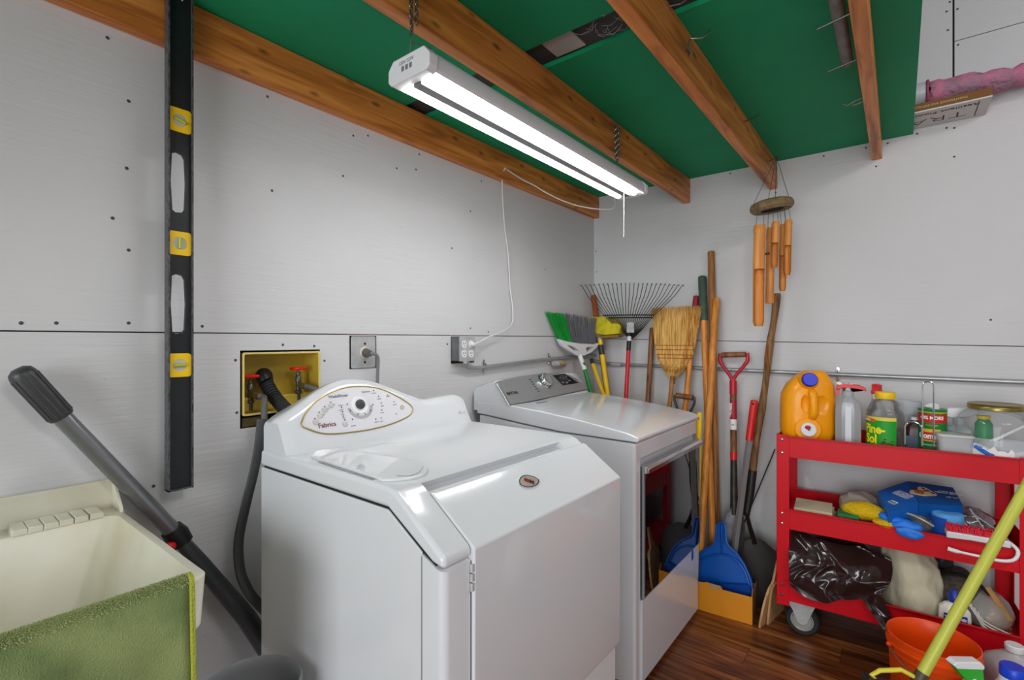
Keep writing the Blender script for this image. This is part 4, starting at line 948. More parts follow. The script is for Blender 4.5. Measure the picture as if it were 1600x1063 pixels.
def blade(c, w_, z1, z0, name, parent, yoff=-.01, m=DSTEEL, dish=.02, tip=.2, xs=0):
    secs = []; R_ = 10
    for i in range(R_+1):
        v = i/R_; z = lerp(z1, z0, v); ww = w_*(min(1, .35+v*5) if v < .15 else 1)*(1 if v < 1-tip else math.sqrt(max(.04, 1-((v-1+tip)/tip)**2)))
        secs.append([Vector((c.x+xs*v+ww/2*t, c.y+yoff-.10*v+dish*(t*t)*-1*(.4+.6*v), z)) for t in [-1, -.66, -.33, 0, .33, .66, 1]]+[Vector((c.x+xs*v+ww/2*t, c.y+yoff-.10*v+.003+dish*(t*t)*-1*(.4+.6*v), z)) for t in [1, .66, .33, 0, -.33, -.66, -1]])
    obj(name, loft(nb(), secs), m, parent)
blade(cB+Vector((.012, 0, 0)), .10, zB+.01, .02, 'blade', sd, m=mat('grey blade', '6e6f72', .45, .7, var=.3, vscale=14))
# 15 red gripped silver bar
T, B = lean(1179, 625, -.12, 1149, 848, -.30, .03)
rg = thing('lopper', 'long handled tool with a red grip and flat silver shaft', 'tool', tuple(B))
zc = S(1164, 690, y=-.2).z
handle(T, B, .0185, REDP, rg, z0=zc, name='grip'); a_ = atz(T, B, zc)
u_, v_ = frame_of(T-B); obj('shaft', tube(nb(), [a_, B], [.015, .016], 4), mat('silver bar', 'a9abae', .35, .5), rg)
obj('hanging_hole', ball(nb(), lerp(T, B, .02)+Vector((0, -.018, 0)), .005, 8), DARKSEAM, rg)
# 16 branch-like shovel handle
cpt = [S(1214, 459, y=-.03), S(1211, 490, y=-.04), S(1203, 540, y=-.055), S(1197, 590, y=-.07), S(1190, 640, y=-.09), S(1182, 690, y=-.11), S(1176, 735, y=-.125), S(1172, 770, y=-.14)]
br = thing('shovel', 'shovel with a rough crooked brown handle and dark square blade', 'shovel', tuple(S(1180, 930, y=-.22)))
bm = tube(nb(), smooth_pts(cpt, 4), [.0175+.002*math.sin(i*.9) for i in range(29)], 12); obj('shaft', crumple(bm, .002, 30, 5), wood('rough branch', 'a87c50', '86603c', '4c3420', 2, .8, knots=False, scale=2.2), br, allsmooth=True)
obj('ferrule', tube(nb(), [cpt[-2], cpt[-1], S(1166, 806, y=-.155)], [.021, .021, .016], 14), mat('dark ferrule', '3a3836', .5, .6), br)
obj('strap', tube(nb(), [S(1197, 542, y=-.08), S(1198, 560, y=-.09), S(1202, 590, y=-.085)], [.006, .011, .006], 8, flat=(1, .4)), mat('orange strap', 'a85c1c', .6), br)
cB = S(1184, 838, y=-.16); blade(cB, .20, S(1180, 842, y=-.16).z, .01, 'blade', br, m=mat('dark blade', '2c2623', .5, .4, var=.4, vscale=12), xs=.02)
obj('blade_neck', tube(nb(), [S(1166, 800, y=-.155), S(1172, 825, y=-.16), S(1180, 850, y=-.17)], [.017, .02, .024], 10, flat=(1, .5)), mat('dark blade', '2c2623', .5, .4, var=.4, vscale=12), br)
# 17 thin black rod
T, B = lean(1211, 702, -.06, 1176, 786, -.12)
obj('rod', cyl(nb(), T, atz(T, B, .3), .003, n=8), BLACK, label='thin black rod slanting between the crooked shovel and the red cart', cat='rod')

# ------------------------------------------------------------ yellow box with the dustpan
yb = thing('open_box', 'open orange-yellow cardboard box holding the dustpan and tools', 'box', (1.068, -.446, 0), math.radians(4.5))
OB = mat('orange card', 'd98a12', .6, var=.08, vscale=10); t = .004
bx0, by1, bh = -.30, .15, .128
obj('front_panel', flat([[(bx0, 0), (0, 0), (0, bh), (-.13, bh-.001), (-.135, bh+.012), (-.20, bh+.016), (-.215, bh+.010), (-.245, bh+.008), (-.28, bh-.02), (bx0, bh-.03)]], t, place((0, 0, .001), (1, 0, 0), (0, 0, 1))), OB, yb, local=True)
obj('side_panel', flat([[(0, 0), (by1, 0), (by1, bh+.015), (.05, bh+.005), (.02, bh+.03), (0, bh)]], t, place((-.002, 0, .001), (0, 1, 0), (0, 0, 1))), mat('brown card side', '8a5a24', .7), yb, local=True)
bm = nb(); box(bm, bx0, -.004, .003, by1, .0006, .004); box(bm, bx0, -.004, by1, by1+.004, .0006, bh); box(bm, bx0-.004, bx0, 0, by1, .0006, bh-.03); obj('inner_panel', bm, CARD, yb, local=True)
obj('tab', flat([rrect(.055, .022, .002)], .002, place((-.165, -.0032, bh+.006), (1, 0, 0), (0, 0, 1))), CARD, yb, local=True, label='brown cardboard tab')
dpn = thing('dustpan', 'blue plastic dustpan standing handle up in the yellow box', 'dustpan', (1.0, -.36, .1), math.radians(4))
BLU = mat('blue plastic', '0655b0', .35)
pc = S(1130, 920, y=-.40); dpx = [(1062, 930), (1065, 905), (1075, 885), (1090, 868), (1104, 857), (1114, 852), (1119, 845), (1121, 820), (1125, 816), (1131, 816), (1134, 820), (1136, 845), (1140, 853), (1152, 864), (1164, 882), (1173, 903), (1178, 926), (1176, 934)]
FPTS = [S(x, y, y=-.375+.0008*(930-y)/1.0*.6) for x, y in dpx]
def shp(off, sc_=1.0):
    c_ = sum(FPTS, Vector())/len(FPTS); return [c_+(p-c_)*sc_+Vector((0, off, 0)) for p in FPTS]
obj('pan', loft(nb(), [shp(.006), shp(-.006)]), BLU, dpn, bevel=.002)
obj('rim', tube(nb(), [p+Vector((0, -.012, 0)) for p in FPTS], .0055, 8), BLU, dpn)
ribp = [S(x, y, y=-.387+.00048*(930-y)) for x, y in ((1070, 915), (1082, 890), (1098, 874), (1115, 868), (1132, 867), (1148, 874), (1162, 890), (1171, 915))]
obj('raised_edge', tube(nb(), smooth_pts(ribp), .0045, 8), BLU, dpn)
obj('floor_lip', loft(nb(), [[S(x, y, y=-.385) for x, y in ((1064, 908), (1170, 913), (1176, 932), (1064, 930))], [S(x, y, y=-.398) for x, y in ((1064, 910), (1170, 915), (1176, 933), (1064, 931))]]), mat('blue plastic deep', '0b3f92', .35), dpn)
obj('handle_rib', tube(nb(), [S(1128, 819, y=-.330), S(1128, 842, y=-.342), S(1128, 864, y=-.352)], [.012, .013, .007], 10, flat=(1, .6)), BLU, dpn)
obj('hanging_hole', ball(nb(), S(1128, 823, y=-.338), (.005, .003, .009), 8), DARKSEAM, dpn)
# wooden paddles against the cart
PWD = wood('pale ply paddle', 'd0a878', 'c09464', '9a7048', 2, .6, knots=False, scale=1.5)
for i, (x0, dx, y0p, lab) in enumerate(((1.098, .045, -.452, 'pale wooden paddle board standing on edge against the yellow box'), (1.118, .035, -.42, 'second pale wooden board behind the paddle, by the cart post'))):
    pdl = thing('wooden_paddle', lab, 'board', (x0, y0p+.1, 0))
    ol = [(0, 0), (.20, 0), (.21, .06), (.20, .14), (.155, .185), (.125, .20), (.12, .29), (.085, .30), (.075, .205), (.04, .185), (.008, .13), (-.004, .06)] if i == 0 else [(.02, 0), (.22, 0), (.22, .16), (.19, .20), (.03, .19), (.01, .14)]
    s_ = Vector((dx, 0, .28)).normalized()
    obj('board', flat([[(q_.x, q_.y) for q_ in smooth_pts([Vector((a_, b_, 0)) for a_, b_ in ol+[ol[0]]], 3)[:-1]]], .010, place((x0, y0p, .001), (.16, 1, 0), tuple(s_))), PWD, pdl, bevel=.002)

# ------------------------------------------------------------ wind chime
wc = thing('wind_chime', 'bamboo wind chime hanging from the third joist end', 'wind chime', (1.114, -.25, 1.95))
kc = Vector((1.112, -.25, 1.975)); 
tilt = Matrix.Translation(kc) @ Matrix.Rotation(math.radians(-7), 4, FW)
obj('top_ring', lathe(nb(), [(.05, -.020), (.085, -.024), (.096, -.012), (.097, .004), (.09, .018), (.07, .026), (0, .028), ], tilt, 36), mat('grey brown wood ring', '8a7450', .6, col2='6c5a3c', vscale=25), wc)
obj('ring_underside', lathe(nb(), [(0, -.010), (.05, -.012), (.052, -.0205)], tilt, 24), mat('dark hollow', '2e2820', .8), wc)
nl = Vector((1.135, -.262, 2.208)); CORD = mat('dark cord', '3c3a36', .8)
for k in range(4):
    a_ = k*PI/2+.4; obj('cord', cyl(nb(), nl, tilt @ Vector((.08*math.cos(a_), .08*math.sin(a_), .02)), .0012, n=5), CORD, wc)
chimes = [(1187, 352, 421, 510, 17), (1204, 356, 474, 474, 12), (1212, 347, 380, 418, 11), (1224.5, 351, 400, 455, 10.5), (1232, 344, 384, 430, 11)]
offs = [(-.0, -.05), (0, .03), (.0, -.03), (0, .05), (0, .02)]
for (cx_, t0, tm, tb_2, wpx), (ox, oy) in zip(chimes, offs):
    dd0 = 2.38+oy; c0 = S(cx_, t0, d=dd0); c1_ = S(cx_-1.5, tm, d=dd0); c2_ = S(cx_-2, tb_2, d=dd0); r_ = wpx*dd0/768/2
    ch = obj('bamboo_tube', tube(nb(), [c0, lerp(c0, c1_, .07), lerp(c0, c1_, .12), lerp(c0, c1_, .2), c1_], [r_*.92, r_*1.0, r_*1.08, r_*.97, r_], 18), BAMBOO, wc)
    if tb_2 > tm:
        Mh = along(c1_+Vector((0, 0, .01)), c2_); L_ = (c2_-c1_).length+.01; hb = nb()
        # open half-tube, hollow facing the viewer
        loc_f = (Mh.inverted().to_3x3() @ (-FW)); af = math.atan2(loc_f.y, loc_f.x)
        lathe(hb, [(r_*.98, 0), (r_*.94, L_-.02), (r_*.7, L_), (r_*.6, L_), (r_*.84, L_-.02), (r_*.88, 0)], Mh, 14, (af+PI*.42, af+PI*1.58))
        obj('bamboo_tongue', hb, BAMBOO, ch)
    for s_ in (-1, 1):
        tp = c0+RT*r_*.7*s_; obj('string', cyl(nb(), tp+Vector((0, 0, -.01)), Vector((lerp(tp.x, kc.x, .12), lerp(tp.y, kc.y, .12), kc.z-.01)), .001, n=5), CORD, wc)
obj('clapper', cyl(nb(), S(1194, 397, d=2.40), S(1209, 396, d=2.40), .006, n=10), HANDLED, wc)
obj('pull_cord', cyl(nb(), S(1202, 474, d=2.41), S(1201, 512, d=2.41), .0008, n=5), mat('pale string', 'b8b6b0', .7), wc)

# ------------------------------------------------------------ red cart
CR = math.radians(3.27); P0 = Vector((1.17, -.44, 0)); CL, CDp = .82, .372
ct = thing('utility_cart', 'red metal three-shelf rolling cart against the back wall', 'cart', tuple(P0), CR)
MC = Matrix.Translation(P0) @ Matrix.Rotation(CR, 4, 'Z')
def cw(s, t, z): return MC @ Vector((s, t, z))
def ctray(z0, z1, floor_z, name='tray'):
    bm = nb(); th = .0022
    box(bm, .004, CL-.004, .004, CDp-.004, floor_z, floor_z+.003)
    box(bm, 0.002, CL-.002, 0.0, th, z0, z1); box(bm, .002, CL-.002, CDp-th, CDp, z0, z1); box(bm, 0, th, .002, CDp-.002, z0, z1); box(bm, CL-th, CL, .002, CDp-.002, z0, z1)
    # rolled lips
    box(bm, .03, CL-.03, -.010, .0, z1-.004, z1); box(bm, .03, CL-.03, CDp-.012, CDp-.002, z1-.004, z1)
    obj(name, bm, RED, ct, local=True, bevel=.0008, seg=1)
ctray(.797, .893, .83); ctray(.477, .569, .50); ctray(.157, .25, .18)
for s_, t_ in ((0, 0), (CL, 0), (0, CDp), (CL, CDp)):
    sx_ = 1 if s_ == 0 else -1; ty_ = 1 if t_ == 0 else -1; bm = nb()
    o_s = s_-.003*sx_; o_t = t_-.003*ty_
    xs_ = sorted((o_s, o_s+.050*sx_)); box(bm, xs_[0], xs_[1], *sorted((o_t, o_t+.003*ty_)), .135, .897)
    ys_ = sorted((o_t, o_t+.045*ty_)); box(bm, *sorted((o_s, o_s+.003*sx_)), ys_[0], ys_[1], .135, .897)
    po = obj('post', bm, RED, ct, local=True, bevel=.0008, seg=1)
    if t_ == 0:
        for zz in (.875, .815, .545, .50, .225, .18):
            c_ = Vector((s_+.022*sx_-.003, -.0036, zz)); obj('bolt', ball(nb(), c_, (.0065, .004, .0065), 10), CHROME if zz > .4 else SCREW, po, local=True)
WHL = mat('wheel tyre', '202123', .6)
for s_, t_ in ((.085, .055), (.74, .055), (.085, .315), (.74, .315)):
    ca = obj('caster_bracket', prism(nb(), [(-.055, .156), (.06, .156), (.06, .146), (.046, .112), (.030, .062), (.008, .050), (-.012, .062), (-.03, .112), (-.055, .146)], t_-.028, t_+.028, M=Matrix.Translation((s_, 0, 0))), STEEL, ct, local=True, bevel=.003)
    cut_bm = box(nb(), s_-.06, s_+.07, t_-.024, t_+.024, .0, .15); cut_bm.transform(MC); cut(ca, cut_bm)
    Mw = Matrix.Translation((s_+.008, t_, .0675)) @ Matrix.Rotation(PI/2, 4, 'X')
    wl_ = obj('wheel', lathe(nb(), [(.044, -.017), (.060, -.018), (.0675, -.009), (.0675, .009), (.060, .018), (.044, .017)], Mw, 36), WHL, ca, local=True)
    obj('hub', lathe(nb(), [(0, .024), (.012, .024), (.013, .012), (.036, .012), (.042, .018), (.045, .0175), (.045, -.0175), (.036, -.012), (0, -.012)], Mw, 30), mat('grey hub', 'a5a49e', .4, .3), ca, local=True)
    obj('axle', lathe(nb(), [(0, .034), (.008, .034), (.008, -.034), (0, -.034)], Mw, 10), STEEL, ca, local=True)

# ---- things on the top tray
TZ = .8335
def frm(s, t, z, rot=0): return MC @ Matrix.Translation((s, t, z)) @ Matrix.Rotation(rot, 4, 'Z')
cb_ = thing('wood_block', 'brown rag-covered block under the yellow jug', 'block', tuple(cw(.1, .12, TZ)))
obj('block', crumple(box(nb(), .03, .23, .02, .2, TZ, TZ+.036, MC), .002, 20), mat('brown rag', '6e5238', .95, bump=.5, bscale=80), cb_, bevel=.004)
# yellow jug lying on its side, base towards wall, cap facing the room
jug = thing('detergent_jug', 'large orange-yellow detergent jug with blue cap tipped on the cart corner', 'jug', tuple(cw(.11, .12, TZ+.037)))
JY = mat('detergent yellow', 'f7a004', .32)
MJ = frm(.105, .135, TZ+.0375, .35)
secs = []
hs = [0, .006, .03, .08, .14, .20, .245, .275, .295, .308]
for z in hs:
    f = z/.308; wx_ = .108*(1 if f < .62 else 1-((f-.62)/.38)**2*.62)*(1 if z > .01 else .93); wy_ = .078*(1 if f < .7 else 1-((f-.7)/.3)**2*.5)*(1 if z > .01 else .9)
    sh_ = .0 if f < .55 else .026*((f-.55)/.45)**1.5
    secs.append([MJ @ Vector((sh_+wx_*(abs(math.cos(a))**.7)*(1 if math.cos(a) > 0 else -1), wy_*(abs(math.sin(a))**.7)*(1 if math.sin(a) > 0 else -1), z)) for a in [2*PI*k/28 for k in range(28)]])
jb = obj('body', loft(nb(), secs), JY, jug, allsmooth=False, sharp=60)
hcut = nb(); ball(hcut, (0, 0, 0), (.050, .034, .062), 24); hcut.transform(MJ @ Matrix.Translation((.040, -.098, .155)) @ Matrix.Rotation(.25, 4, 'Y')); cut(jb, hcut)
hcut = nb(); ball(hcut, (0, 0, 0), (.020, .022, .045), 20); hcut.transform(MJ @ Matrix.Translation((-.030, -.088, .165))); cut(jb, hcut)
obj('handle_bridge', tube(nb(), smooth_pts([MJ @ Vector(p) for p in ((-.003, -.066, .22), (-.002, -.090, .205), (0, -.094, .16), (0, -.090, .118), (.0, -.066, .10))]), [.017]*17, 12), JY, jug)
kcap = MJ @ Vector((-.012, -.070, .268)); kd = (MJ.to_3x3() @ Vector((-.1, -1, .25))).normalized()
obj('spout_neck', lathe(nb(), [(.042, -.035), (.040, -.005), (.032, .012)], along(kcap, kcap+kd), 24), JY, jug)
obj('cap', lathe(nb(), [(.030, .008), (.030, .026), (.027, .029), (0, .029)], along(kcap, kcap+kd), 24), mat('blue cap', '1428c8', .3), jug, label='blue screw cap')
ks = MJ @ Vector((-.018, -.075, .05)); kd = (MJ.to_3x3() @ Vector((-.1, -1, .05))).normalized()
obj('spigot_boss', lathe(nb(), [(.056, -.02), (.054, .004), (.048, .010), (0, .011)], along(ks, ks+kd), 26), JY, jug)
sp = obj('spigot', lathe(nb(), [(.030, .010), (.031, .018), (.028, .022), (0, .022)], along(ks, ks+kd), 24), WHITE2, jug, label='white round tap')
obj('tap_button', ball(nb(), ks+kd*.024+Vector((-.004, 0, .010)), (.013, .006, .009), 10), mat('tap red', 'b01c2c', .4), sp)
obj('tap_lever', box(nb(), -.004, .004, -.018, .004, .021, .027, along(ks, ks+kd)), GREYINK, sp)
obj('side_label', text('CLEAN', .05, MJ @ place((.1085, 0, .16), (0, .2, 1), (-0.0, -1, 0)) , th=.0008, bold=.001), mat('label brown', '6a3410', .6), jug)

def trans_mat(name, col, rough=.12, alpha=.6):
    if name in MATS: return MATS[name]
    m = bpy.data.materials.new(name); m.use_nodes = True; nt = m.node_tree; b = nt.nodes['Principled BSDF']
    b.inputs['Base Color'].default_value = lin(col); b.inputs['Roughness'].default_value = rough; b.inputs['Alpha'].default_value = alpha
    MATS[name] = m; return m
def clear_mat(name, milk=.05):
    m = bpy.data.materials.new(name); m.use_nodes = True; nt = m.node_tree; L = nt.links; nt.nodes.clear()
    o = nt.nodes.new('ShaderNodeOutputMaterial'); t = nt.nodes.new('ShaderNodeBsdfTransparent'); t.inputs[0].default_value = (.93, .94, .94, 1)
    g = nt.nodes.new('ShaderNodeBsdfGlossy'); g.inputs['Roughness'].default_value = .05; d = nt.nodes.new('ShaderNodeBsdfDiffuse')
    lw = nt.nodes.new('ShaderNodeLayerWeight'); lw.inputs[0].default_value = .32
    m1 = nt.nodes.new('ShaderNodeMixShader'); m1.inputs[0].default_value = milk; L.new(t.outputs[0], m1.inputs[1]); L.new(d.outputs[0], m1.inputs[2])
    m2 = nt.nodes.new('ShaderNodeMixShader'); L.new(lw.outputs['Facing'], m2.inputs[0])
    mt = nt.nodes.new('ShaderNodeMath'); mt.operation = 'MULTIPLY'; mt.inputs[1].default_value = .55; L.new(lw.outputs['Fresnel'], mt.inputs[0]); L.new(mt.outputs[0], m2.inputs[0])
    L.new(m1.outputs[0], m2.inputs[1]); L.new(g.outputs[0], m2.inputs[2]); L.new(m2.outputs[0], o.inputs[0]); return m
CLR = clear_mat('clear plastic')
FROST = trans_mat('frosted plastic', 'd2d6da', .35, .62)
def octo(w_, d_, c_=.25):
    return [(w_, -d_*(1-c_*2)), (w_, d_*(1-c_*2)), (w_*(1-c_*2), d_), (-w_*(1-c_*2), d_), (-w_, d_*(1-c_*2)), (-w_, -d_*(1-c_*2)), (-w_*(1-c_*2), -d_), (w_*(1-c_*2), -d_)]
def bottle_loft(M, levels):
    return loft(nb(), [[M @ Vector((x_, y_, z)) for x_, y_ in octo(w_, d_)] for z, w_, d_ in levels])
# spray bottle, clear, red trigger lying along the top
s1 = thing('spray_bottle', 'clear spray bottle with red and white trigger next to the yellow jug', 'spray bottle', tuple(cw(.262, .10, TZ)))
M1 = frm(.262, .10, TZ)
obj('bottle', bottle_loft(M1, ((0, .042, .026), (.02, .047, .03), (.18, .047, .03), (.215, .040, .028), (.232, .022, .022), (.245, .018, .018), (.25, .018, .018))), trans_mat('smoky plastic', 'aeb2b6', .15, .72), s1, bevel=.003)
obj('front_panel', loft(nb(), [[M1 @ Vector((x_, -.031, z_)) for x_, z_ in ((-.022, .004), (.022, .004), (.012, .05), (.012, .20), (-.010, .20), (-.010, .05))], [M1 @ Vector((x_, -.033, z_)) for x_, z_ in ((-.022, .004), (.022, .004), (.012, .05), (.012, .20), (-.010, .20), (-.010, .05))]]), trans_mat('bright plastic', 'dfe4ec', .3, .8), s1)
obj('collar', lathe(nb(), [(.021, .245), (.021, .262), (.015, .266), (.013, .28)], M1, 20), mat('grey collar', 'a9abae', .4), s1)
hdp = [(-.045, .266), (-.040, .288), (-.01, .295), (.04, .292), (.062, .280), (.066, .266), (.05, .272), (.02, .276), (-.02, .276)]
obj('trigger_head', prism(nb(), hdp, -.013, .013, M=M1), REDP, s1, bevel=.003, label='red trigger head')
obj('head_base', prism(nb(), [(-.02, .262), (.02, .262), (.055, .268), (.04, .276), (-.02, .277), (-.045, .30), (-.03, .302), (-.02, .295), (.02, .296)], -.010, .010, M=M1), WHITE2, s1)
obj('trigger', prism(nb(), [(-.04, .27), (-.03, .27), (-.034, .245), (-.044, .24)], -.007, .007, M=M1), REDP, s1)
# pine cleaner bottle
s2 = thing('cleaner_bottle', 'clear round cleaner bottle with yellow cap and green pine label', 'bottle', tuple(cw(.392, .12, TZ)))
M2 = frm(.392, .12, TZ); R_ = .066
obj('bottle', lathe(nb(), [(0, .001), (.060, .002), (R_, .01), (R_, .165), (.060, .185), (.048, .20), (.05, .212), (.04, .228), (.030, .238), (.029, .258)], M2, 30), CLR, s2, sharp=60)
obj('cap', lathe(nb(), [(.035, .238), (.036, .242), (.036, .262), (.033, .266), (0, .266)], M2, 24), YEL, s2, label='yellow cap')
MF = M2 @ Matrix.Rotation(math.radians(-32), 4, 'Z')
lab0 = -PI/2-1.1; lab1 = -PI/2+1.1
gl = obj('label', lathe(nb(), [(R_+.0006, .012), (R_+.0006, .15)], MF, 24, (lab0, lab1)), GINK, s2)
obj('label_band', lathe(nb(), [(R_+.001, .150), (R_+.001, .164)], MF, 24, (lab0, lab1)), mat('label yellow', 'e2d04a', .5), s2)
obj('label_band', lathe(nb(), [(R_+.0014, .142), (R_+.0014, .155)], MF, 10, (lab0, lab0+1.1)), mat('label orange', 'd8582a', .5), s2)
def wraptext(s, size, M, R, z, ang, m, parent, bold=0, sx=1, name='print'):
    bm = text(s, size, None, bold=bold, th=.0005, wrap=R, sx=sx)
    bm.transform(M @ Matrix.Rotation(ang, 4, 'Z') @ Matrix.Translation((0, 0, z)) @ Matrix.Rotation(PI/2, 4, 'X'))
    obj(name, bm, m, parent)
wraptext('Pine-', .052, MF, R_+.0016, .112, -.1, YINK, gl, .0016, .8); wraptext('Sol', .052, MF, R_+.0016, .070, -.28, YINK, gl, .0018, .8)
cn = nb()
for k in range(26):
    a_ = -PI/2+random.uniform(.15, .95); z_ = random.uniform(.035, .08); 
    p_ = MF @ Vector(((R_+.001)*math.cos(a_), (R_+.001)*math.sin(a_), z_)); ball(cn, p_, (.005, .0025, .0028), 6)
obj('cone_print', cn, mat('cone brown', '6a2018', .6), gl, kind='stuff')
wraptext('ORIGINAL', .010, MF, R_+.0022, .1485, -.62, WHITEINK, gl)
# red nozzle bottle behind
s3 = thing('nozzle_bottle', 'white bottle with red nozzle behind the pine cleaner', 'bottle', tuple(cw(.372, .225, TZ)))
M3 = frm(.365, .235, TZ)
obj('bottle', lathe(nb(), [(0, .001), (.034, .002), (.036, .01), (.036, .17), (.02, .21), (.016, .225), (.016, .25)], M3, 22), mat('grey bottle', 'b0b2b4', .35), s3)
nz = lathe(nb(), [(.022, .246), (.026, .252), (.020, .268), (.022, .285), (.012, .290), (0, .29)], M3, 5)
obj('nozzle', nz, REDP, s3, bevel=.002, label='red nozzle'); obj('nozzle_collar', lathe(nb(), [(.018, .225), (.018, .246), (0, .246)], M3, 16), WHITE2, s3)
# frosted cup
obj('plastic_cup', lathe(nb(), [(0, .10), (.034, .10), (.0345, .101), (.050, .215), (.052, .215), (.052, .218), (.049, .218), (.033, .103), (0, .103)], frm(.475, .26, TZ), 26), FROST, label='frosted plastic cup behind the pine cleaner', cat='cup')
s3b = thing('storage_tub', 'dark lidded tub under the frosted cup', 'tub', tuple(cw(.475, .26, TZ)))
obj('tub', box(nb(), -.07, .05, -.05, .06, .0, .092, frm(.475, .26, TZ)), mat('dark navy plastic', '2e3440', .35), s3b, bevel=.006)
obj('lid', box(nb(), -.072, .052, -.052, .062, .0925, .0995, frm(.475, .26, TZ)), mat('tub lid', '50545c', .4), s3b, bevel=.002)
s3c = thing('dark_bottle', 'dark bottle with grey label standing behind the small wire hook', 'bottle', tuple(cw(.49, .17, TZ)))
M3c = frm(.492, .165, TZ)
obj('bottle', bottle_loft(M3c, ((0, .036, .022), (.10, .037, .023), (.125, .030, .02), (.14, .012, .012), (.15, .012, .012))), mat('dark plum', '3a2024', .3), s3c, bevel=.003)
obj('label', box(nb(), -.030, .030, -.0238, -.0226, .02, .085, M3c), mat('slate label', '4a586a', .5), s3c); obj('cap', lathe(nb(), [(.014, .15), (.014, .162), (0, .163)], M3c, 14), WHITE2, s3c)
# wire U rods
def ubend(s, t, w_, ztop, lab):
    z0 = .832; P_ = [cw(s-w_/2, t, z0), cw(s-w_/2, t, ztop-w_/2)]+[cw(s-w_/2*math.cos(a), t, ztop-w_/2+w_/2*math.sin(a)) for a in [PI*k/8 for k in range(1, 8)]]+[cw(s+w_/2, t, ztop-w_/2), cw(s+w_/2, t, z0)]
    obj('wire_rack', tube(nb(), P_, .0028, 8), CHROME, label=lab, cat='rack')
ubend(.524, .035, .034, 1.156, 'tall chrome wire loop in front of the green powder can')
ubend(.478, .03, .052, .992, 'short chrome wire loop left of the green powder can')
# powder cleanser can
s4 = thing('cleanser_can', 'green and red powder cleanser can with white torn top', 'can', tuple(cw(.55, .15, TZ)))
M4 = frm(.548, .15, TZ); R4 = .0465
obj('can', lathe(nb(), [(0, .001), (R4, .001), (R4, .20), (R4+.001, .203), (R4-.003, .205), (0, .203)], M4, 30), mat('can green', '128038', .35), s4)
MF4 = M4 @ Matrix.Rotation(math.radians(-8), 4, 'Z')
obj('red_band', lathe(nb(), [(R4+.0006, .150), (R4+.0006, .185)], MF4, 24, (-PI/2-1.3, -PI/2+1.3)), RINK, s4)
obj('label_band', lathe(nb(), [(R4+.0005, .19), (R4+.0005, .194)], MF4, 24, (-PI/2-1.3, -PI/2+1.3)), mat('label gold', 'e0b428', .5), s4)
el = nb(); lathe(el, [(R4+.0008, .075), (R4+.0008, .125)], MF4, 20, (-PI/2-.62, -PI/2+.62)); obj('label_patch', el, mat('label gold', 'e0b428', .5), s4, label='yellow oval ground')
el = nb(); lathe(el, [(R4+.0012, .080), (R4+.0012, .112)], MF4, 20, (-PI/2-.75, -PI/2+.75)); lp4 = obj('label_patch', el, RINK, s4)
wraptext('Comet', .031, MF4, R4+.0018, .096, -.2, WHITEINK, lp4, .0013, .82)
wraptext('48% MORE', .019, MF4, R4+.0012, .170, 0, WHITEINK, s4, .0006, .9); wraptext('CLEANSER', .009, MF4, R4+.001, .140, 0, mat('label gold', 'e0b428', .5), s4)
wraptext('DEODORIZING', .008, MF4, R4+.001, .060, 0, WHITEINK, s4); wraptext('with bleach', .009, MF4, R4+.001, .035, 0, WHITEINK, s4)
pt = nb(); ball(pt, M4 @ Vector((.0, -.005, .212)), (.026, .018, .013), 10); obj('torn_paper', crumple(pt, .008, 45, 2), WHITE2, s4)
# white pump bottle behind
s5 = thing('pump_bottle', 'white plastic bottle with wide flat pump head right of the green can', 'bottle', tuple(cw(.64, .2, TZ)))
M5 = frm(.638, .21, TZ); WB = mat('pale blue white', 'cfd6de', .35)
obj('bottle', lathe(nb(), [(0, .001), (.046, .002), (.048, .01), (.048, .10), (.046, .12), (.022, .138), (.020, .142)], M5, 26), WB, s5)
obj('label', lathe(nb(), [(.0486, .03), (.0486, .10)], M5, 20, (-PI*.95, -PI*.1)), mat('slate label', '4a586a', .5), s5)
obj('collar', lathe(nb(), [(.020, .140), (.020, .168), (.012, .170), (.012, .18)], M5, 20), WHITE2, s5)
obj('pump_head', prism(nb(), [(-.052, .172), (-.038, .205), (.055, .212), (.06, .188), (.02, .172), (-.02, .166)], -.018, .018, M=M5), WHITE2, s5, bevel=.004)
# little frosted tub
s6 = thing('food_tub', 'small frosted square tub with lid between can and glass jar', 'tub', tuple(cw(.6, .06, TZ)))
M6 = frm(.606, .075, TZ)
obj('tub', loft(nb(), [[M6 @ Vector((x_, y_, z)) for x_, y_ in rrect(w_*2, w_*1.5, .015)] for z, w_ in ((0, .046), (.11, .053))]), FROST, s6)
obj('lid', loft(nb(), [[M6 @ Vector((x_, y_, z)) for x_, y_ in rrect(w_*2, w_*1.5, .015)] for z, w_ in ((.1105, .057), (.116, .057), (.119, .054))]), trans_mat('lid plastic', 'c9cec9', .35, .85), s6)
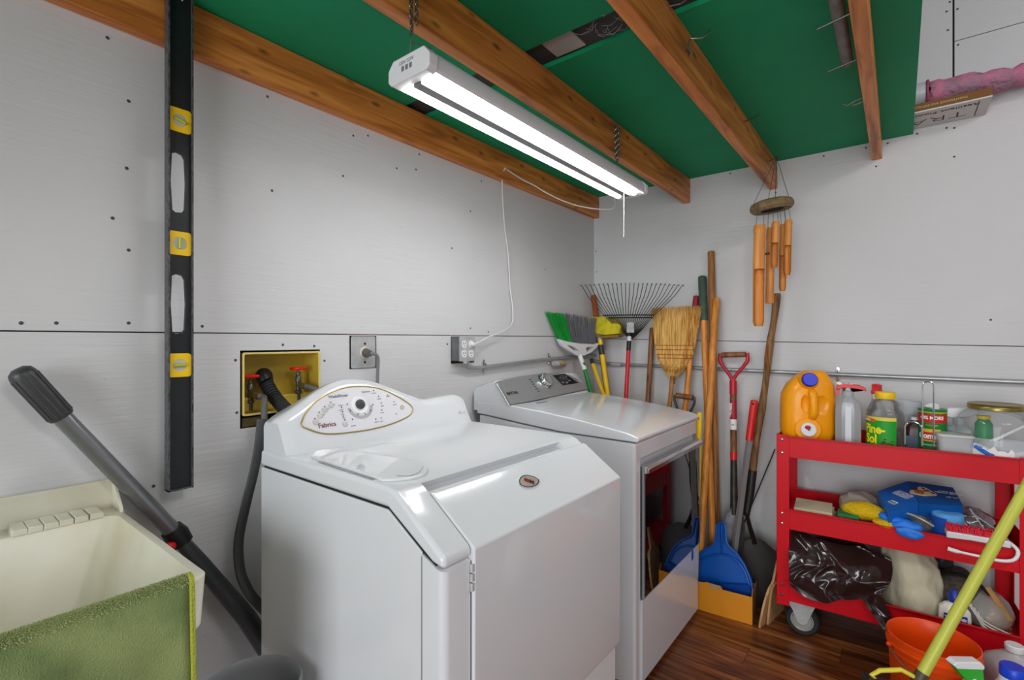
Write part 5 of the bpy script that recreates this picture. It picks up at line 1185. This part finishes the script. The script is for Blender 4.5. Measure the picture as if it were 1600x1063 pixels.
# big glass jar
s7 = thing('glass_jar', 'large glass jar with brass lid and scoop half full of white powder', 'jar', tuple(cw(.735, .12, TZ)))
M7 = frm(.735, .135, TZ)
obj('glass', lathe(nb(), [(0, .002), (.10, .002), (.114, .012), (.118, .03), (.118, .165), (.108, .19), (.085, .212), (.076, .218), (.076, .226)], M7, 40), CLR, s7, sharp=70)
obj('lid', lathe(nb(), [(.080, .218), (.0835, .220), (.0835, .228), (.082, .232), (.0835, .236), (.081, .240), (.07, .238), (0, .238)], M7, 40), mat('brass lid', '9c8a4c', .3, .75, var=.35, vscale=40), s7)
pw_ = nb(); secs = []
for z, r_ in ((.004, .105), (.02, .114), (.085, .115)): secs.append([M7 @ Vector((r_*math.cos(a), r_*math.sin(a), z+(.0 if z < .05 else .012*math.sin(a*2+1)+.006*math.sin(5*a)))) for a in [2*PI*k/32 for k in range(32)]])
secs.append([M7 @ Vector((.05*math.cos(a), .05*math.sin(a), .10)) for a in [2*PI*k/32 for k in range(32)]]); loft(pw_, secs); obj('powder', pw_, mat('white powder', 'e9eef4', .9, bump=.3, bscale=60), s7)
MF7 = M7
lbz = nb(); n_ = 26; A0 = -PI/2-1.75; A1 = -PI/2+.25
lo = []; hi = []
for k in range(n_+1):
    a_ = lerp(A0, A1, k/n_); lo.append(lbz.verts.new(MF7 @ Vector((.1186*math.cos(a_), .1186*math.sin(a_), .02)))); hi.append(lbz.verts.new(MF7 @ Vector((.1186*math.cos(a_), .1186*math.sin(a_), .100+.007*math.sin(k*2.3)+.005*math.sin(k*5.1)-.0010*k))))
for k in range(n_): lbz.faces.new((lo[k], lo[k+1], hi[k+1], hi[k]))
jl = obj('torn_label', lbz, WHITEINK, s7)
wraptext('10', .030, MF7, .1194, .084, -.85, BINK, jl, .0014)
spl = nb()
for k in range(9):
    a_ = -PI/2-.62+.045*k; z_ = .080-.003*k; p_ = MF7 @ Vector((.1190*math.cos(a_), .1190*math.sin(a_), z_)); ball(spl, p_, (.010, .002, .008), 7)
obj('blue_splash', crumple(spl, .003, 60), BINK, jl, kind='stuff')
obj('scoop', tube(nb(), [M7 @ Vector((-.055, -.05, .075)), M7 @ Vector((0, -.03, .11)), M7 @ Vector((.095, .0, .175))], [.011, .006, .006], 10), WHITE2, s7, label='white plastic scoop handle')
obj('green_container', lathe(nb(), [(0, .09), (.026, .09), (.027, .10), (.027, .155), (.018, .17), (.018, .175)], M7 @ Matrix.Translation((-.03, .03, 0)), 18), mat('glass green', '1c8a50', .35), s7)
obj('green_container_cap', lathe(nb(), [(.021, .175), (.021, .187), (0, .188)], M7 @ Matrix.Translation((-.03, .03, 0)), 18), YEL, s7)

# ---- things on the middle tray
MZ = .5035
pr = thing('paper_stack', 'cream folded papers at the left end of the middle tray', 'papers', tuple(cw(.12, .1, MZ)))
for k in range(4):
    obj('sheet', crumple(box(nb(), .058+.002*k, .225-.006*k, .03, .19, MZ+.001+.017*k, MZ+.015+.017*k, MC @ Matrix.Rotation(.01*k, 4, 'Z')), .0018, 14, k), mat('cream paper', 'd8cfae', .85, bump=.2, bscale=30), pr)
gb2 = thing('green_scrubber', 'green scrub pad edge under the yellow glove', 'scrubber', tuple(cw(.27, .04, MZ)))
obj('pad', box(nb(), .225, .30, .02, .10, MZ+.06, MZ+.076, MC), mat('scrub green', '2c7a48', .9, bump=.6, bscale=200), gb2, bevel=.004)
obj('pad_base', box(nb(), .232, .30, .02, .10, MZ+.001, MZ+.0595, MC), mat('sponge tan', 'b8935a', .95, bump=.6, bscale=120), gb2, bevel=.004)
def blob(name, c, r, m, parent, amp=.01, fr=18, seed=1, label=None, n=28, **k):
    bm = nb(); ball(bm, (0, 0, 0), r, n); bm.transform(Matrix.Translation(c)); crumple(bm, amp, fr, seed); return obj(name, bm, m, parent, label=label, allsmooth=True, **k)
yg = thing('chenille_mitt', 'yellow nubby cleaning mitt lying on the middle tray rim', 'mitt', tuple(cw(.33, .06, .56)))
YG = mat('yellow chenille', 'e6bc0e', .9, bump=1.0, bscale=150)
blob('mitt_body', cw(.320, .075, .592), (.085, .05, .034), YG, yg, .008, 16)
blob('mitt_thumb', cw(.385, .018, .572), (.042, .028, .017), YG, yg, .004, 20)
pp = thing('crumpled_paper', 'crumpled grey packing paper behind the yellow mitt', 'paper', tuple(cw(.3, .2, .56)))
blob('paper', cw(.30, .20, .575), (.075, .06, .062), mat('grey paper', 'a39a90', .9, bump=.3, bscale=20), pp, .016, 20, 4)
bx = thing('treat_box', 'blue cardboard box lying open-ended on the middle tray', 'box', tuple(cw(.5, .2, .6)))
BXM = mat('box blue', '1662b8', .4)
pA, pB_, pC = S(1370, 766, d=2.16), S(1418, 752, d=2.15), S(1505, 789, d=2.05)
# carton: short end face toward the viewer's left, long printed face toward the right
e0_ = S(1371, 768, d=2.12); e1_ = S(1418, 752, d=2.14); e2_ = S(1435, 787, d=1.98); e3_ = S(1388, 800, d=1.97)
ex = Vector(cw(1, 0, 0)-cw(0, 0, 0)).normalized()
lv_ = S(1505, 791, d=1.93)-e2_; lu = S(1489, 762, d=2.06)-e1_
dn = Vector((0, .02, -.055))
loq = [e0_, e1_, e2_, e3_]; obj('carton_end', loft(nb(), [loq, [p+dn for p in loq]]), BXM, bx)
hiq = [e1_+Vector((.001, 0, 0)), S(1489, 762, d=2.06), S(1505, 791, d=1.93), e2_+Vector((.001, 0, 0))]; obj('carton_face', loft(nb(), [hiq, [p+dn for p in hiq]]), mat('box blue deep', '0f559e', .35), bx)
Mend = place((e0_+e1_+e2_+e3_)/4+Vector((0, -.0005, .001)), tuple(e1_-e0_), tuple(e0_-e3_))
obj('print', text('INGREDIENTS\nGUARANTEED\nANALYSIS MIN\nPROTEIN FAT', .0105, Mend @ Matrix.Rotation(PI/2, 4, 'Z') @ Matrix.Translation((.0, -.025, .0008))), WHITEINK, bx)
bc_ = nb(); box(bc_, -.062, -.040, -.040, -.012, .0004, .0012, Mend); br_ = obj('barcode', bc_, WHITEINK, bx)
bl = nb()
for k in range(9): box(bl, -.060, -.046, -.038+.0028*k, -.0368+.0028*k+(.0006 if k % 3 == 0 else 0), .0013, .0017, Mend)
obj('barcode_bars', bl, BLACKINK, br_, kind='stuff')
Mface = place(sum(hiq, Vector())/4+Vector((0, -.0005, .001)), tuple(hiq[1]-hiq[0]), tuple(hiq[0]-hiq[3]))
obj('print', text('WITH REAL\nPEANUT BUTTER', .0115, Mface @ Matrix.Translation((.045, .025, .0008))), WHITEINK, bx)
obj('print', text('NET WT', .010, Mface @ Matrix.Translation((.05, -.012, .0008))), WHITEINK, bx)
pk_ = flat([[(q_.x, q_.y) for q_ in smooth_pts([Vector(v) for v in ((-.085, -.03, 0), (-.08, .0, 0), (-.055, .01, 0), (-.052, .036, 0), (-.03, .045, 0), (-.01, .02, 0), (.005, -.01, 0), (-.02, -.025, 0), (-.045, -.035, 0), (-.085, -.03, 0))], 3)[:-1]]], .0008, Mface @ Matrix.Translation((0, 0, .0008)))
pp_ = obj('picture', pk_, mat('cream print', 'e0d2bc', .6), bx)
obj('picture_spot', flat([rrect(.032, .034, .01)], .0008, Mface @ Matrix.Translation((-.052, -.006, .0016))), mat('tan print', 'c2762e', .6), pp_)
for dx_, dy_ in ((-.035, .03), (-.02, .015), (-.008, .0), (-.03, .012)):
    obj('picture_spot', flat([rrect(.014, .008, .003)], .0008, Mface @ Matrix.Translation((dx_, dy_, .0017)) @ Matrix.Rotation(-.9, 4, 'Z')), mat('brown print', '4e2c1a', .6), pp_)
bg = thing('rubber_gloves', 'bright blue disposable gloves spilling over the middle tray rim', 'gloves', tuple(cw(.43, 0, .58)))
BG = mat('glove blue', '1e78e0', .45)
blob('glove_palm', cw(.452, .012, .578), (.055, .022, .020), BG, bg, .007, 26, 2); blob('glove_cuff', cw(.385, .03, .600), (.022, .02, .013), BG, bg, .004, 30, 3)
blob('glove_fingers', cw(.465, -.010, .556), (.045, .007, .020), BG, bg, .005, 30, 6)
blob('glove_web', cw(.42, .022, .592), (.05, .02, .012), BG, bg, .005, 26, 9)
dg_ = thing('dark_rags', 'dark crumpled rags behind the blue gloves', 'rags', tuple(cw(.5, .12, .55)))
blob('rag', cw(.505, .09, .575), (.055, .05, .038), mat('charcoal rag', '46454a', .8, col2='6c6c70', vscale=30), dg_, .012, 26, 8)
hk = obj('hook_tool', tube(nb(), smooth_pts([cw(.43, .05, .615), cw(.47, .04, .618), cw(.51, .03, .605), cw(.54, .03, .588)]), .005, 8), mat('pewter', 'a8a49c', .35, .5), label='pale curved metal tool over the dark rags', cat='tool')
sb = thing('sponge_tub', 'light blue rolled foam in a dark blue tub', 'sponge', tuple(cw(.6, .08, MZ)))
MSb = frm(.588, .085, MZ)
obj('foam', crumple(lathe(nb(), [(0, .001), (.044, .002), (.047, .01), (.050, .12), (.048, .132), (.03, .135), (0, .134)], MSb, 26), .003, 25), mat('light blue foam', '5aa6e6', .8, bump=.4, bscale=120), sb, allsmooth=True)
obj('tub_side', lathe(nb(), [(.052, .002), (.057, .12), (.0585, .121), (.054, .002)], MSb, 22, (PI*.75, PI*1.45)), mat('royal blue', '1c4fa8', .4), sb)
sb2 = thing('scrub_brush', 'white handled scrub brush with bright red bristles on the tray rim', 'brush', tuple(cw(.65, .02, .58)))
obj('block', loft(nb(), [[cw(s_, t_, z_) for t_, z_ in ((-.022, .573-.006*(abs(s_-.66)/.09)), (.03, .573), (.034, .592), (-.026, .594))] for s_ in (.572, .60, .64, .69, .735, .748)]), WHITE2, sb2, bevel=.005, seg=3)
obj('hand_loop', tube(nb(), smooth_pts([cw(.745, -.005, .586), cw(.765, -.02, .565), cw(.755, -.03, .535), cw(.72, -.033, .522), cw(.66, -.033, .524), cw(.60, -.030, .526), cw(.575, -.028, .530)]), [.006]*8+[.006]*6+[.005]*6+[.008]*5, 10), WHITE2, sb2)
rb2 = nb()
for i in range(260):
    s_ = random.uniform(.575, .74); t_ = random.uniform(-.022, .03); b0 = cw(s_, t_, .592); strands(rb2, b0, b0+Vector((random.uniform(-.004, .004), random.uniform(-.006, .003), random.uniform(.018, .026))), .002, .0022)
obj('bristles', rb2, mat('red bristles', 'e0203a', .6), sb2, kind='stuff')
pbg = thing('plastic_bag', 'clear purple-tinted plastic packaging on the right of the middle tray', 'bag', tuple(cw(.68, .18, MZ)))
blob('film', cw(.665, .19, .575), (.085, .08, .068), mat('dark film', '4a3c44', .15, col2='8c8088', vscale=24, coat=.5), pbg, .018, 20, 11)
obj('film_edge', tube(nb(), [cw(.655, .10, .66), cw(.69, .06, .60), cw(.71, .04, .575)], .0025, 6), mat('clear edge', 'a8a8a8', .3), pbg)
obj('film_edge', tube(nb(), [cw(.66, .10, .645), cw(.73, .06, .60), cw(.76, .04, .57)], .0025, 6), mat('clear edge', 'a8a8a8', .3), pbg)
# ---- things on the bottom tray
BZ = .1835
pbk = thing('garbage_bag', 'glossy dark brown garbage bag spilling over the bottom tray', 'bag', tuple(cw(.2, .1, BZ)))
BAG = mat('dark bag film', '2e1e1e', .16, coat=.5)
from mathutils import noise
def ridge(p): return 1-abs(noise.noise(p))*2.2
bm = nb(); bmesh.ops.create_grid(bm, x_segments=90, y_segments=64, size=1)
for v in bm.verts:
    u0, w0 = v.co.x*.5+.5, v.co.y*.5+.5           # u across 0..1, w 1 at the top .. 0 at the hem
    s_ = .05+u0*(.345+.015*math.sin(w0*8+1)+.02*w0*(1-w0)); ztop = .462-.04*u0; zlow = .243-.030*math.sin(min(1, u0/.7)*PI)-.012*math.sin(u0*7)
    zlow -= .085*max(0, 1-abs(u0-.92)/.20)
    z = lerp(zlow, ztop, w0); t_ = lerp(-.020, .02, w0)-.014*math.sin(w0*PI)+(.05*(w0-.7)/.3 if w0 > .7 else 0)
    p = Vector((s_, t_, z)); q_ = p*8+Vector((.3*math.sin(z*30), 0, 0)); r_ = ridge(q_*.8)*.026+ridge(Vector((q_.x*1.7+q_.z, q_.y, q_.z*1.4-q_.x)))*.010+ridge(q_*3.1)*.0015
    p += Vector((noise.noise(q_*1.3)*.012, -r_*(.35 if w0 < .12 else 1), noise.noise(q_*1.7+Vector((9, 0, 0)))*.012))
    if p.z < .256: p.y = min(p.y, -.014)
    v.co = MC @ p
o = obj('film', bm, BAG, pbk, sharp=75); sm_ = o.modifiers.new('s', 'SOLIDIFY'); sm_.thickness = .0012
blob('bag_bulk', cw(.215, .17, .325), (.150, .13, .120), BAG, pbk, .02, 7, 7)
clh = thing('drop_cloth', 'bunched off-white cotton cloth on the bottom tray', 'cloth', tuple(cw(.48, .1, BZ)))
CLM = mat('cotton cloth', 'c9c2a8', .9, bump=.4, bscale=25, var=.1, vscale=5)
secs = []
for z, w_, cx_, d_ in ((.186, .10, .475, .13), (.22, .108, .478, .14), (.27, .110, .485, .14), (.33, .10, .480, .13), (.39, .095, .478, .12), (.44, .075, .462, .10), (.465, .045, .45, .07), (.47, .01, .45, .02)):
    secs.append([cw(cx_+w_*math.cos(a)+.006*math.sin(5*a+z*30), .17+d_*math.sin(a)*(1+.06*math.sin(7*a+z*25)), z) for a in [2*PI*k/40 for k in range(40)]])
bm = loft(nb(), secs); bmesh.ops.subdivide_edges(bm, edges=bm.edges, cuts=2, use_grid_fill=True); crumple(bm, .010, 13, 3); crumple(bm, .004, 32, 5)
for v in bm.verts:
    l_ = MC.inverted() @ v.co; l_.z = max(l_.z, .184); l_.y = max(l_.y, .006); v.co = MC @ l_
obj('cloth', bm, CLM, clh, allsmooth=True)
mb = thing('mesh_bag', 'dark grey mesh bag with a black zip lying behind the glue bottle', 'bag', tuple(cw(.63, .2, BZ)))
bm = nb(); ball(bm, (0, 0, 0), (.095, .11, .115), 28); bm.transform(Matrix.Translation(cw(.635, .20, .262))); crumple(bm, .012, 11, 4)
for v in bm.verts: v.co.z = max(v.co.z, .184)
obj('mesh_body', bm, mat('grey mesh', '6a645c', .8, bump=1.0, bscale=300, col2='4a463f', vscale=60), mb, allsmooth=True)
obj('zip', tube(nb(), smooth_pts([cw(.545, .15, .33), cw(.575, .13, .37), cw(.63, .12, .385), cw(.68, .12, .37), cw(.715, .12, .33)]), .006, 8), BLACK, mb)
blob('bag_corner', cw(.59, .22, .40), (.03, .03, .045), mat('black shiny', '2a2c30', .2), mb, .01, 28, 6)
gl_ = thing('glue_bottle', 'white glue bottle with blue cap and blue label on the bottom tray', 'bottle', tuple(cw(.6, .045, BZ)))
M8 = frm(.603, .045, BZ)
obj('bottle', bottle_loft(M8, ((0, .045, .024), (.06, .048, .026), (.095, .046, .025), (.112, .030, .02), (.118, .016, .015), (.124, .016, .015))), mat('ivory bottle', 'e6e4da', .35), gl_, bevel=.005)
obj('cap', lathe(nb(), [(.018, .122), (.019, .128), (.018, .152), (.012, .160), (.006, .168), (0, .168)], M8, 22), mat('navy cap', '16359c', .35), gl_, label='blue twist cap')
lbn = obj('label', box(nb(), -.034, .034, -.0285, -.0268, .012, .082, M8), mat('navy label', '163a94', .45), gl_)
obj('print', text('TITEBOND', .013, M8 @ place((.0, -.0288, .068), (1, 0, 0), (0, 0, 1)), bold=.0006), WHITEINK, lbn)
obj('print', text('WOOD GLUE', .008, M8 @ place((.0, -.0288, .052), (1, 0, 0), (0, 0, 1))), WHITEINK, lbn)
sk = thing('bag_of_sticks', 'clear plastic bag of wooden paint sticks at the right of the bottom tray', 'bag', tuple(cw(.72, .1, BZ)))
STK = mat('stick wood', 'c08c42', .6, var=.25, vscale=20)
for k in range(12):
    a_ = random.uniform(-.35, .5); c_ = cw(.725+random.uniform(-.01, .012), .06+.012*k, .195+.0062*k); d_ = Vector((math.cos(a_), math.sin(a_), random.uniform(-.05, .08)))
    obj('stick', box(nb(), -.045, .045, -.006, .006, -.0018, .0018, place(c_, tuple(d_), (-d_.y, d_.x, 0))), STK, sk)
obj('stick', box(nb(), -.06, .06, -.008, .008, -.0018, .0018, place(cw(.735, .09, .318), (.5, -.15, -.8), (1, .2, .5))), STK, sk)
FILM = trans_mat('bag film', 'd6d4cc', .2, .42)
bm = nb(); ball(bm, (0, 0, 0), (.082, .12, .075), 26); bm.transform(Matrix.Translation(cw(.706, .165, .255))); crumple(bm, .010, 16, 9)
for v in bm.verts:
    v.co.z = max(v.co.z, .184); l_ = MC.inverted() @ v.co; l_.x = min(l_.x, CL-.008); l_.y = min(max(l_.y, .006), CDp-.01); v.co = MC @ l_
obj('film', bm, FILM, sk, allsmooth=True)
for k in range(6): obj('film_fold', tube(nb(), smooth_pts([cw(.632+.01*k, .06, .33-.012*k), cw(.66+.006*k, .03, .285-.013*k), cw(.70, .012, .262-.011*k), cw(.76, .01, .243-.009*k)]), .003, 6, flat=(1, .5)), trans_mat('film crease', 'dcdad2', .25, .8), sk)

# ------------------------------------------------------------ bucket and the things on the floor at the right
bk = thing('bucket', 'orange plastic bucket on the floor in front of the cart', 'bucket', (1.69, -.708, 0))
ORG = mat('orange plastic', 'f0500c', .35)
pb_ = [(0, .003), (.130, .003), (.132, .01), (.145, .300), (.150, .301), (.151, .307), (.1465, .308), (.147, .330), (.155, .331), (.156, .338), (.148, .340), (.149, .368), (.1525, .370), (.1525, .376), (.149, .378), (.1455, .374), (.142, .30), (.128, .012), (0, .012)]
obj('body', lathe(nb(), [(a_*.825, b_*.80) for a_, b_ in pb_], Matrix.Translation((1.69, -.708, 0)), 56), ORG, bk, sharp=45)
bw = [Vector((1.69+.130*math.cos(a), -.708+.130*math.sin(a), .262-.05*math.sin((a-3.6)/1.9*PI))) for a in [3.6+1.9*k/14 for k in range(15)]]
obj('bail', tube(nb(), bw, .0022, 6), mat('bail wire', '9c8a7a', .4, .7), bk); obj('bail_ear', ball(nb(), bw[0], .009, 8), ORG, bk)
# yellow pole broom
pb0 = S(1441, 1053, d=1.42); pb1 = S(1604, 762, d=1.42)
py_ = thing('push_broom', 'broom with long yellow-green pole leaning across the orange bucket', 'broom', (pb0.x, pb0.y, 0))
dpb = (pb1-pb0).normalized()
obj('pole', cyl(nb(), pb0, pb0+dpb*1.25, .0148, n=18), mat('yellow green pole', 'bcc04a', .35), py_)
obj('ferrule', cyl(nb(), pb0-dpb*.05, pb0+dpb*.004, .0165, n=16), mat('dark bronze', '4a3f30', .45), py_)
YF = mat('frame yellow', 'd8cc3e', .4)
fr_ = [S(1436, 1062, d=1.42), S(1408, 1047, d=1.43), S(1375, 1048, d=1.45), S(1362, 1055, d=1.45), S(1374, 1070, d=1.45), S(1440, 1085, d=1.42)]
obj('frame', tube(nb(), fr_, .0065, 8, True), YF, py_)
hc = (fr_[3]+fr_[5])/2; hx = (fr_[5]-fr_[3]).normalized()
obj('head_block', box(nb(), -.08, .09, -.02, .02, -.035, -.005, place(hc, tuple(hx), tuple(hx.cross(Vector((0, 0, 1)))*-1))), BLACK, py_, bevel=.004)
rb3 = nb()
for i in range(160):
    t_ = random.uniform(-.08, .09); b0 = hc+hx*t_+Vector((random.uniform(-.015, .015), random.uniform(-.015, .015), -.036)); tube(rb3, [b0, Vector((b0.x+random.uniform(-.02, .02), b0.y+random.uniform(-.02, .02), .002))], .002, 3)
obj('bristles', rb3, BLACK, py_, kind='stuff')
# green and white spray bottle
gs = thing('spray_bottle', 'green spray bottle with white top in front of the orange bucket', 'spray bottle', tuple(S(1512, 1063, d=1.48).xy)+(0,))
c_ = S(1508, 1050, d=1.48); MG = Matrix.Translation((c_.x, c_.y, 0)) @ Matrix.Rotation(YAW, 4, 'Z')
zt_ = S(1505, 1030, d=1.48).z; GS = mat('bright green', '2ea82a', .35)
obj('bottle', bottle_loft(MG, ((.001, .042, .028), (.03, .045, .03), (.18, .042, .028), (.25, .018, .016), (.275, .016, .014))), GS, gs, bevel=.004)
obj('trigger_head', prism(nb(), [(-.040, zt_-.018), (.042, zt_-.022), (.046, zt_-.06), (.030, zt_-.075), (-.005, zt_-.06), (-.028, zt_-.036)], -.015, .015, M=MG), GS, gs, bevel=.004)
obj('head_top', prism(nb(), [(-.048, zt_-.010), (-.036, zt_), (.034, zt_-.001), (.046, zt_-.014), (.044, zt_-.024), (-.036, zt_-.021)], -.0155, .0155, M=MG), WHITE2, gs, bevel=.003)
obj('neck', cyl(nb(), MG @ Vector((.012, 0, .27)), MG @ Vector((.015, 0, zt_-.05)), .016, n=14), WHITE2, gs)
# gallon jug
wj = thing('water_jug', 'translucent plastic gallon jug with white cap at the right edge', 'jug', (1.91, -.555, 0))
MJ2 = Matrix.Translation((1.908, -.560, 0)) @ Matrix.Rotation(.4, 4, 'Z')
obj('jug_body', loft(nb(), [[MJ2 @ Vector((x_, y_, z)) for x_, y_ in rrect(2*w_, 2*w_, min(w_*.98, r_), 5)] for z, w_, r_ in ((.001, .074, .02), (.012, .080, .03), (.18, .080, .04), (.225, .068, .05), (.25, .040, .04), (.262, .021, .02), (.272, .02, .02))]), trans_mat('milky plastic', 'c6c4c6', .3, .8), wj, sharp=60)
obj('cap', lathe(nb(), [(.024, .268), (.025, .272), (.025, .286), (.022, .289), (0, .289)], MJ2, 24), WHITE2, wj)
bj = thing('bleach_bottle', 'white bottle with bright blue cap at the bottom right corner', 'bottle', (1.867, -.80, 0))
c_ = S(1583, 1048, d=1.44); MJ3 = Matrix.Translation((c_.x, c_.y, 0))
obj('bottle', lathe(nb(), [(0, .001), (.070, .002), (.075, .012), (.075, .20), (.065, .25), (.04, .30), (.032, .315), (.032, .325)], MJ3, 30), WHITE2, bj)
zc_ = S(1583, 1041, d=1.44).z
obj('neck', lathe(nb(), [(.031, .32), (.031, zc_-.03)], MJ3, 24), WHITE2, bj)
obj('cap', lathe(nb(), [(.030, zc_-.036), (.031, zc_-.030), (.030, zc_-.004), (.027, zc_), (0, zc_)], MJ3, 28), mat('blue cap bright', '1440cc', .35), bj, label='blue cap')
